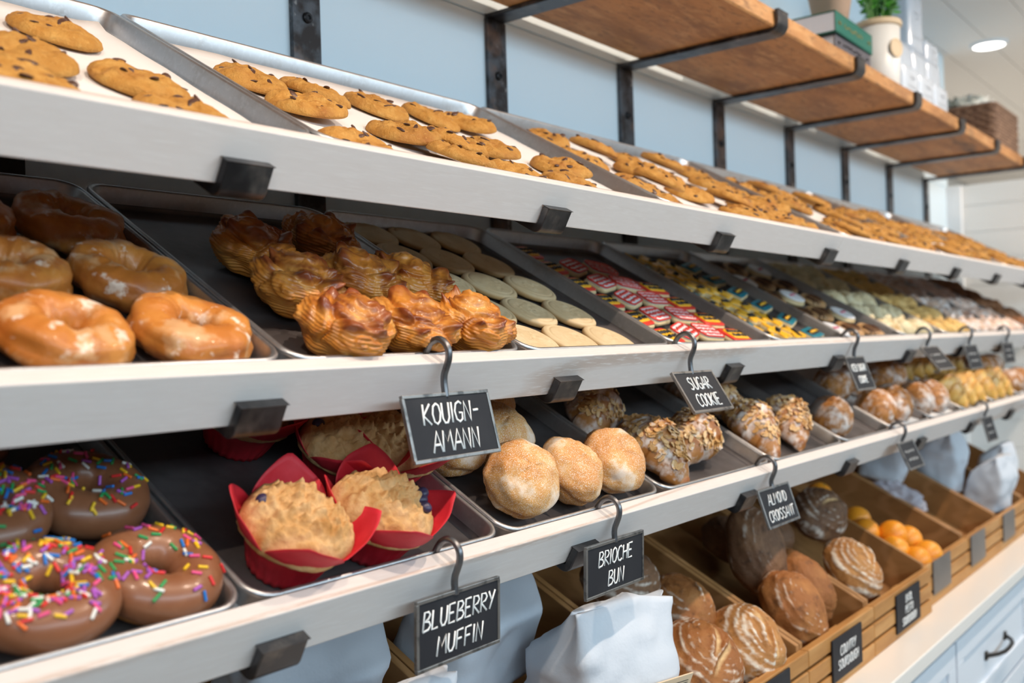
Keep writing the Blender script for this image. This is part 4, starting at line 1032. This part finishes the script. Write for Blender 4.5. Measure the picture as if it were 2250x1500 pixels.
# ------------------------------------------------------------------ oranges
m_or = mat('orange_peel', (.86, .30, .012), .38, mix=[('n', 8, (.90, .38, .03), .4, .7)], bump=[('v', 260, .25, .0008)], sss=.05)
def orange(seed):
    V, F, A = blob(lambda u, v, d: (d*(.0350 + .0006*nz(d.x*1.5, d.y*1.5, d.z*1.5+seed) - .002*math.exp(-((1-d.z)/.02))), 0), 40, 26); return mesh('orange', V, F, m_or)
om = orange(3); m_stem = mat('stem_button', (.20, .22, .06), .7); sm = MB().lathe([(.003, 0), (.0034, .0012), (.002, .002), (.0005, .0021)], 10).mesh('stem', m_stem, True)
OD = [(2.475,-.225,.0325,'at the back of its crate, just below the shelf board'),(2.462,-.325,.0325,'alone in the middle of its crate'),(2.455,-.405,.050,'behind the front group, upper of two'),(2.410,-.430,.0325,'front group, left side half hidden by the crate side'),(2.425,-.475,.0335,'front left, against the crate front'),(2.530,-.425,.0345,'front group, rear right one'),(2.502,-.478,.036,'front right, against the crate front'),(2.415,-.36,.0325,'left side, peeking over the dark loaf')]
for q, (x, y, up, d) in enumerate(OD):
    r = empty('orange', in_crate(x, y + .012, up + .001) @ RX(q*.9) @ RY(q*.5), label='ripe orange ' + d, cat='fruit', group='oranges in the crate')
    ob('peel', om, r); ob('stem_button', sm, r, T(0, 0, .0325))
# ------------------------------------------------------------------ white paper bags
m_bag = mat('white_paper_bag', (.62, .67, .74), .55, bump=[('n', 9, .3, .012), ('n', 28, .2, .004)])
m_label = mat('kraft_label', (.74, .58, .40), .6)
def paper_bag(seed, w_, d_, h_, name, M, lab, label_sticker=False, fold=.5, top='wedge'):
    """gusseted bag: box body that narrows to a folded-over ridge, with creases"""
    nz_, nu = 26, 64; V = []; F = []
    for j in range(nz_ + 1):
        t = j/nz_; z = h_*t
        k_ = max(0, (t - fold)/(1 - fold))
        dd = d_*(1 - .93*k_**1.15); ww = w_*(1 + .02*k_)
        for i in range(nu):
            a = 2*pi*i/nu; ex = 7 - 2*k_
            c, s_ = cos(a), sin(a); q = (abs(c)**ex + abs(s_)**ex)**(-1/ex)
            x, y = ww/2*q*c, dd/2*q*s_
            # gusset pulled in at the two ends
            if abs(c) > .8: x *= 1 - .16*k_*(1 - abs(s_)/.6 if abs(s_) < .6 else 0)
            cr = .010*fb(x*9, y*9 + seed, z*9, 1, 3) + .008*abs(nz(x*20, y*20, z*20 + seed)) - .016*abs(nz(x*10 + 4, y*10, z*10 + seed)) + .006
            V.append((x + cr*c, y + cr*s_*1.1 + .035*k_**2*sin(seed), z*(1 - .05*abs(c)*k_) + .004*nz(x*20, y*20, seed)*t))
    for j in range(nz_):
        for i in range(nu): F.append((j*nu+i, j*nu+(i+1) % nu, (j+1)*nu+(i+1) % nu, (j+1)*nu+i))
    F.append(tuple(range(nu))[::-1]); F.append(tuple(range(nz_*nu, nz_*nu+nu)))
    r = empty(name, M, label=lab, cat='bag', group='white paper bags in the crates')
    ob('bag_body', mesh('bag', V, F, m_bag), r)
    if label_sticker:
        mb = MB(); mb.box((-w_*.16, -d_/2 - .0185, h_*.04), (w_*.44, -d_/2 - .0165, h_*.60)); st = mb.obj('kraft_label', m_label, r)
        l2 = MB()
        for zz in (.53, .55): l2.box((-w_*.13, -d_/2 - .0190, h_*zz), (w_*.40, -d_/2 - .0180, h_*zz + .0008))
        l2.obj('printed_lines', m_iblk, st)
    return r
paper_bag(3, .19, .135, .19, 'paper_bag', in_crate(1.150, -.398, .012) @ RX(-.10) @ RZ(-.16), 'white paper bag with folded top and kraft label under the BRIOCHE BUN sign', True, .46)
paper_bag(8, .19, .12, .19, 'paper_bag', in_crate(1.045, -.255, .012) @ RX(-.15) @ RZ(.10), 'blue white paper bag directly below the BLUEBERRY MUFFIN sign', False, .5)
paper_bag(14, .17, .12, .17, 'paper_bag', in_crate(.775, -.22, .012) @ RX(-.1) @ RZ(-.2), 'white paper bag at the back of the crate left of the BLUEBERRY MUFFIN sign', False, .5)
paper_bag(19, .18, .12, .19, 'paper_bag', in_crate(.72, -.40, .012) @ RX(-.1) @ RZ(.1), 'shaded white paper bag nearest the photo bottom, in the crate left of the muffin sign', False, .5)
paper_bag(25, .17, .12, .20, 'paper_bag', in_crate(3.215, -.300, .012) @ RX(-.2) @ RZ(.1), 'blue white rounded paper bag in the far crate, rear one', False, .55)
paper_bag(31, .15, .10, .17, 'paper_bag', in_crate(3.310, -.430, .012) @ RX(-.25) @ RZ(-.1), 'white paper bag with dark fold in the far crate, front one', False, .6)
paper_bag(37, .16, .11, .16, 'paper_bag', in_crate(3.02, -.200, .012) @ RX(-.2) @ RZ(.2), 'small white paper bag at the back, behind the clear plastic bag', False, .55)
paper_bag(41, .14, .10, .15, 'paper_bag', in_crate(3.60, -.38, .012) @ RX(-.2), 'white paper bag in the farthest crate at the right edge', False, .55)
# clear plastic bag
m_plas = mat('clear_plastic', (.80, .82, .95), .15, alpha=.42, spec=.8, bump=[('n', 30, .8, .01)])
def fnp(u, v, d):
    p = Vector((d.x*.050, d.y*.075, d.z*.035 + .036)); return p + d*(.016*fb(d.x*3, d.y*3, d.z*3, 1, 3)), 0
r = empty('plastic_bag', in_crate(2.80, -.305, .002, .3), label='crumpled clear plastic bag lying in the nearly empty crate', cat='bag')
ob('film', mesh('film', *blob(fnp, 48, 28)[:2], m_plas), r)
# ================================================================== things on the wooden wall shelf
ZP = .6572 + ZO
m_clay = mat('brown_clay', (.40, .27, .19), .6, mix=[('n', 6, (.30, .19, .13), .45, .7)])
r = empty('clay_pot', T(2.470, -.300, ZP + .0875), label='plain tapered brown clay pot standing on the stacked books', cat='pot')
MB().lathe([(.036, 0), (.039, .004), (.064, .150), (.068, .154), (.068, .168), (.062, .168), (.058, .150), (.036, .012), (.001, .012)], 48).obj('pot_body', m_clay, r, smooth=True)
MB().lathe([(.001, .150), (.057, .150), (.057, .146), (.001, .146)], 32).obj('soil', mat('soil', (.05, .035, .025), .9), r)
# books
m_bgreen = mat('green_cloth', (.004, .115, .080), .55); m_bgrey = mat('grey_cover', (.085, .080, .095), .5); m_pages = mat('page_edges', (.72, .70, .72), .7, mix=[('w', 90, (.60, .58, .60), .4, .6)]); m_gold = mat('gold_foil', (.72, .52, .16), .4, .5); m_silver = mat('pale_foil', (.62, .60, .64), .5)
def book(name, M, L_, D_, H_, mc, mf, lab, seed):
    r = empty(name, M, label=lab, cat='book', group='books stacked on the wooden shelf'); t = .003
    mb = MB(); mb.box((0, 0, 0), (L_, D_, t)); mb.box((0, 0, H_-t), (L_, D_, H_)); mb.box((0, 0, t), (L_, t, H_-t)); mb.obj('cover', mc, r, bevel=.0012)
    MB().box((.003, t + .0002, t + .0002), (L_ - .003, D_ - .004, H_ - t - .0002)).obj('pages', m_pages, r)
    mb = MB(); q = squiggle(seed, L_*.50, H_*.45, 1, .0016, 0); mb.add([(a + L_*.47, -.0006, b + H_/2) for a, b, c in q.V], q.F)
    for xx in (.10, .90): q = squiggle(seed+3, L_*.07, H_*.35, 1, .0014, 0); mb.add([(a + L_*xx, -.0006, b + H_/2) for a, b, c in q.V], q.F)
    mb.obj('spine_lettering', mf, r, smooth=True)
book('book', T(2.315, -.366, ZP), .245, .200, .034, m_bgrey, m_silver, 'dark grey book lying under the green book on the wooden shelf', 4)
book('book', T(2.300, -.374, ZP + .0343) @ RZ(.02), .270, .200, .050, m_bgreen, m_gold, 'green book with gold spine lettering lying on top of the grey one', 9)
# white planter with plant
m_cream = mat('cream_ceramic', (.64, .63, .60), .4); m_tan = mat('tan_clay', (.52, .40, .26), .6)
PX, PY = 2.800, -.310
r = empty('potted_plant', T(PX, PY, ZP), label='green leafy plant in a tall cream pot with tan rim and round badge', cat='plant')
MB().lathe([(.050, 0), (.053, .004), (.058, .165), (.054, .165), (.048, .02), (.001, .02)], 48).obj('pot_body', m_cream, r, smooth=True)
MB().lathe([(.0585, .164), (.063, .167), (.064, .176), (.061, .182), (.056, .182), (.0545, .167)], 48, caps=False).obj('pot_rim', m_tan, r, smooth=True)
MB().lathe([(.026, 0), (.026, .003), (.021, .004), (.019, .003), (.001, .003)], 32).obj('round_badge', m_tan, r, T(-.018, -.0530, .100) @ RZ(-.33) @ RX(pi/2))
MB().lathe([(.001, .158), (.0535, .158), (.0535, .154), (.001, .154)], 32).obj('soil', bpy.data.materials['soil'], r)
m_leaf = mat('bright_leaf', (.045, .25, .015), .45, mix=[('n', 30, (.10, .40, .03), .45, .65)], rnd=.15)
rnd = random.Random(5); mb = MB(); ms = MB()
for q in range(34):
    a = rnd.uniform(0, 6.28); le = rnd.uniform(.10, .20); sp_ = rnd.uniform(.1, .55); b0 = Vector((.03*cos(a)*rnd.random(), .03*sin(a)*rnd.random(), .158)); tipv = b0 + Vector((cos(a)*sp_*le, sin(a)*sp_*le, le))
    ms.tube([b0, b0*.5 + tipv*.5 + Vector((0, 0, .01)), tipv], .0012, 5)
    for w_ in range(9):
        c0 = b0.lerp(tipv, .35 + .65*w_/8); d_ = Vector((rnd.uniform(-1, 1), rnd.uniform(-1, 1), rnd.uniform(-.2, .9))).normalized(); s1 = d_.orthogonal().normalized(); n_ = d_.cross(s1); ll = rnd.uniform(.016, .028)
        pts = [c0, c0 + d_*ll*.35 + s1*ll*.28, c0 + d_*ll*.75 + s1*ll*.22, c0 + d_*ll, c0 + d_*ll*.75 - s1*ll*.22, c0 + d_*ll*.35 - s1*ll*.28]
        th_ = n_*.0004; mb.add([p + th_ for p in pts] + [p - th_ for p in pts], [tuple(range(6)), tuple(range(6, 12))[::-1]] + [(i, 6+i, 6+(i+1) % 6, (i+1) % 6) for i in range(6)])
mb.obj('foliage', m_leaf, r); ms.obj('stems', mat('green_stem', (.10, .26, .04), .5), r)
# striped board
m_navy = mat('slate_blue_print', (.10, .17, .25), .5); m_bwhite = mat('white_card', (.80, .86, .90), .4)
r = empty('striped_board', T(3.42, -.180, ZP) @ RX(-.05), label='white display board with diagonal slate blue stripes behind the plant', cat='board')
MB().box((-.16, 0, 0), (.16, .010, .42)).obj('card', m_bwhite, r)
mb = MB()
for q in range(-6, 12):
    x0 = -.16 + q*.045
    # parallelogram stripe clipped to the card
    def clip(poly):
        for ax, lo, hi in ((0, -.158, .158), (1, .002, .418)):
            for lim, sg_ in ((lo, 1), (hi, -1)):
                out = []
                for i in range(len(poly)):
                    p, n_ = poly[i], poly[(i+1) % len(poly)]; pi_, ni = sg_*(p[ax]-lim) >= 0, sg_*(n_[ax]-lim) >= 0
                    if pi_: out.append(p)
                    if pi_ != ni: t = (lim - p[ax])/(n_[ax]-p[ax]); out.append((p[0]+t*(n_[0]-p[0]), p[1]+t*(n_[1]-p[1])))
                poly = out
                if not poly: return []
        return poly
    P = clip([(x0 + .42, 0), (x0 + .442, 0), (x0 + .022, .42), (x0, .42)])
    if len(P) >= 3: mb.prism(P, -.0016, -.0002, ax='y')
if mb.V: mb.obj('printed_stripes', m_navy, r)
# white printed packets stacked in tiers
m_pack = mat('glossy_white_pack', (.50, .56, .64), .25, coat=.4, bump=[('n', 14, .10, .004)])
m_print = mat('grey_print', (.52, .55, .62), .5)
def packet(x, y, z, w_, d_, h_, lab, seed):
    r = empty('white_packet', T(x, y, z), label=lab, cat='packet', group='white packets on the wooden shelf')
    V = []; F = []; n = 12; nu = 40
    for j in range(n+1):
        t = j/n
        for i in range(nu):
            a = 2*pi*i/nu; c, s_ = cos(a), sin(a); q = (abs(c)**9 + abs(s_)**9)**(-1/9); px, py, pz = w_/2*q*c, d_/2*q*s_*(1 - .25*max(0, t-.75)), h_*t
            k_ = .002*nz(px*25, py*25, pz*25 + seed)*(.2 + t); V.append((px + c*k_, py + s_*k_, pz))
    for j in range(n):
        for i in range(nu): F.append((j*nu+i, j*nu+(i+1) % nu, (j+1)*nu+(i+1) % nu, (j+1)*nu+i))
    F += [tuple(range(nu))[::-1], tuple(range(n*nu, n*nu+nu))]
    ob('pack', mesh('pack', V, F, m_pack), r)
    mb = MB()
    for zz, ww in ((.62, .30), (.54, .18), (.22, .5)):
        qd = squiggle(seed + int(zz*100), w_*ww, .010, 1, .0010, 0); mb.add([(a, -d_/2 - .0022, h_*zz + b*.5) for a, b, c in qd.V], qd.F)
    mb.obj('printed_strokes', m_print, r, smooth=True)
for q in range(3): packet(2.905 + .150*q, -.343, ZP, .146, .050, .068, 'low white packet, %s from the left in the front row on the wooden shelf' % ORD[q], 3+q)
for q in range(3): packet(3.085 + .152*q, -.258, ZP, .148, .085, .192, 'tall white packet, %s from the left in the middle tier' % ORD[q], 11+q)
packet(3.215, -.258, ZP + .1935, .150, .080, .19, 'white packet standing on the tall packets, its top out of frame', 23)
packet(3.385, -.258, ZP + .1935, .140, .080, .060, 'short white packet lying on the tall packets, right side', 27)
# woven basket
m_wick = mat('seagrass_weave', (.13, .070, .042), .75, mix=[('n', 60, (.22, .13, .08), .45, .65), ('n', 20, (.10, .055, .03), .55, .7)], bump=[('n', 120, .4, .002)])
r = empty('woven_basket', T(4.12, -.225, ZP), label='dark brown woven seagrass basket on the far end of the wooden shelf', cat='basket')
BW, BD_, BH = .36, .26, .135
mb = MB(); n = 11
for j in range(n):
    z = .008 + BH*j/(n)
    P = []
    hw, hd, rc_ = BW/2, BD_/2, .02
    seg = []
    for cx, cy, a0 in ((hw-rc_, hd-rc_, 0), (-hw+rc_, hd-rc_, pi/2), (-hw+rc_, -hd+rc_, pi), (hw-rc_, -hd+rc_, 3*pi/2)):
        seg += [(cx + rc_*cos(a0+pi/2*i/5), cy + rc_*sin(a0+pi/2*i/5)) for i in range(6)]
    seg.append(seg[0])
    ln_ = 0
    for (x0, y0), (x1, y1) in zip(seg, seg[1:]):
        L_ = sqrt((x1-x0)**2 + (y1-y0)**2); m_ = max(1, int(L_/.0095))
        for i in range(m_):
            t = i/m_; x, y = x0 + (x1-x0)*t, y0 + (y1-y0)*t; ln_ += L_/m_
            w_ = .0035*sin(ln_*2*pi/.038 + pi*(j % 2)); nx, ny = (x/hw)**9, (y/hd)**9; l_ = max(1e-6, sqrt(nx*nx+ny*ny)); P.append((x + w_*nx/l_, y + w_*ny/l_, z + .0012*nz(x*40, y*40, j)))
    P.append(P[0]); mb.tube(P, .0085, 6)
mb.obj('woven_wall', m_wick, r, smooth=True)
mb = MB(); mb.box((-BW/2+.008, -BD_/2+.008, .001), (BW/2-.008, BD_/2-.008, .008)); mb.obj('basket_bottom', m_wick, r)
P = [(x, y, BH + .012) for x, y in seg]; MB().tube(P, .0105, 8).obj('basket_rim', m_wick, r, smooth=True)
m_cloth = mat('grey_green_wrap', (.42, .43, .38), .5, mix=[('n', 14, (.12, .13, .09), .58, .66), ('n', 9, (.62, .63, .60), .5, .62)], bump=[('n', 25, .6, .008)])
def fnc(u, v, d):
    p = Vector((d.x*.15, d.y*.105, max(d.z, -.3)*.060)); return p + d*(.035*fb(d.x*4, d.y*4, d.z*4, 1, 4)), 0
ob('wrapped_bundle', mesh('bundle', *blob(fnc, 80, 40)[:2], m_cloth), None, T(4.10, -.225, ZP + .150), label='crumpled grey green wrapped bundle poking out of the woven basket', cat='bundle')
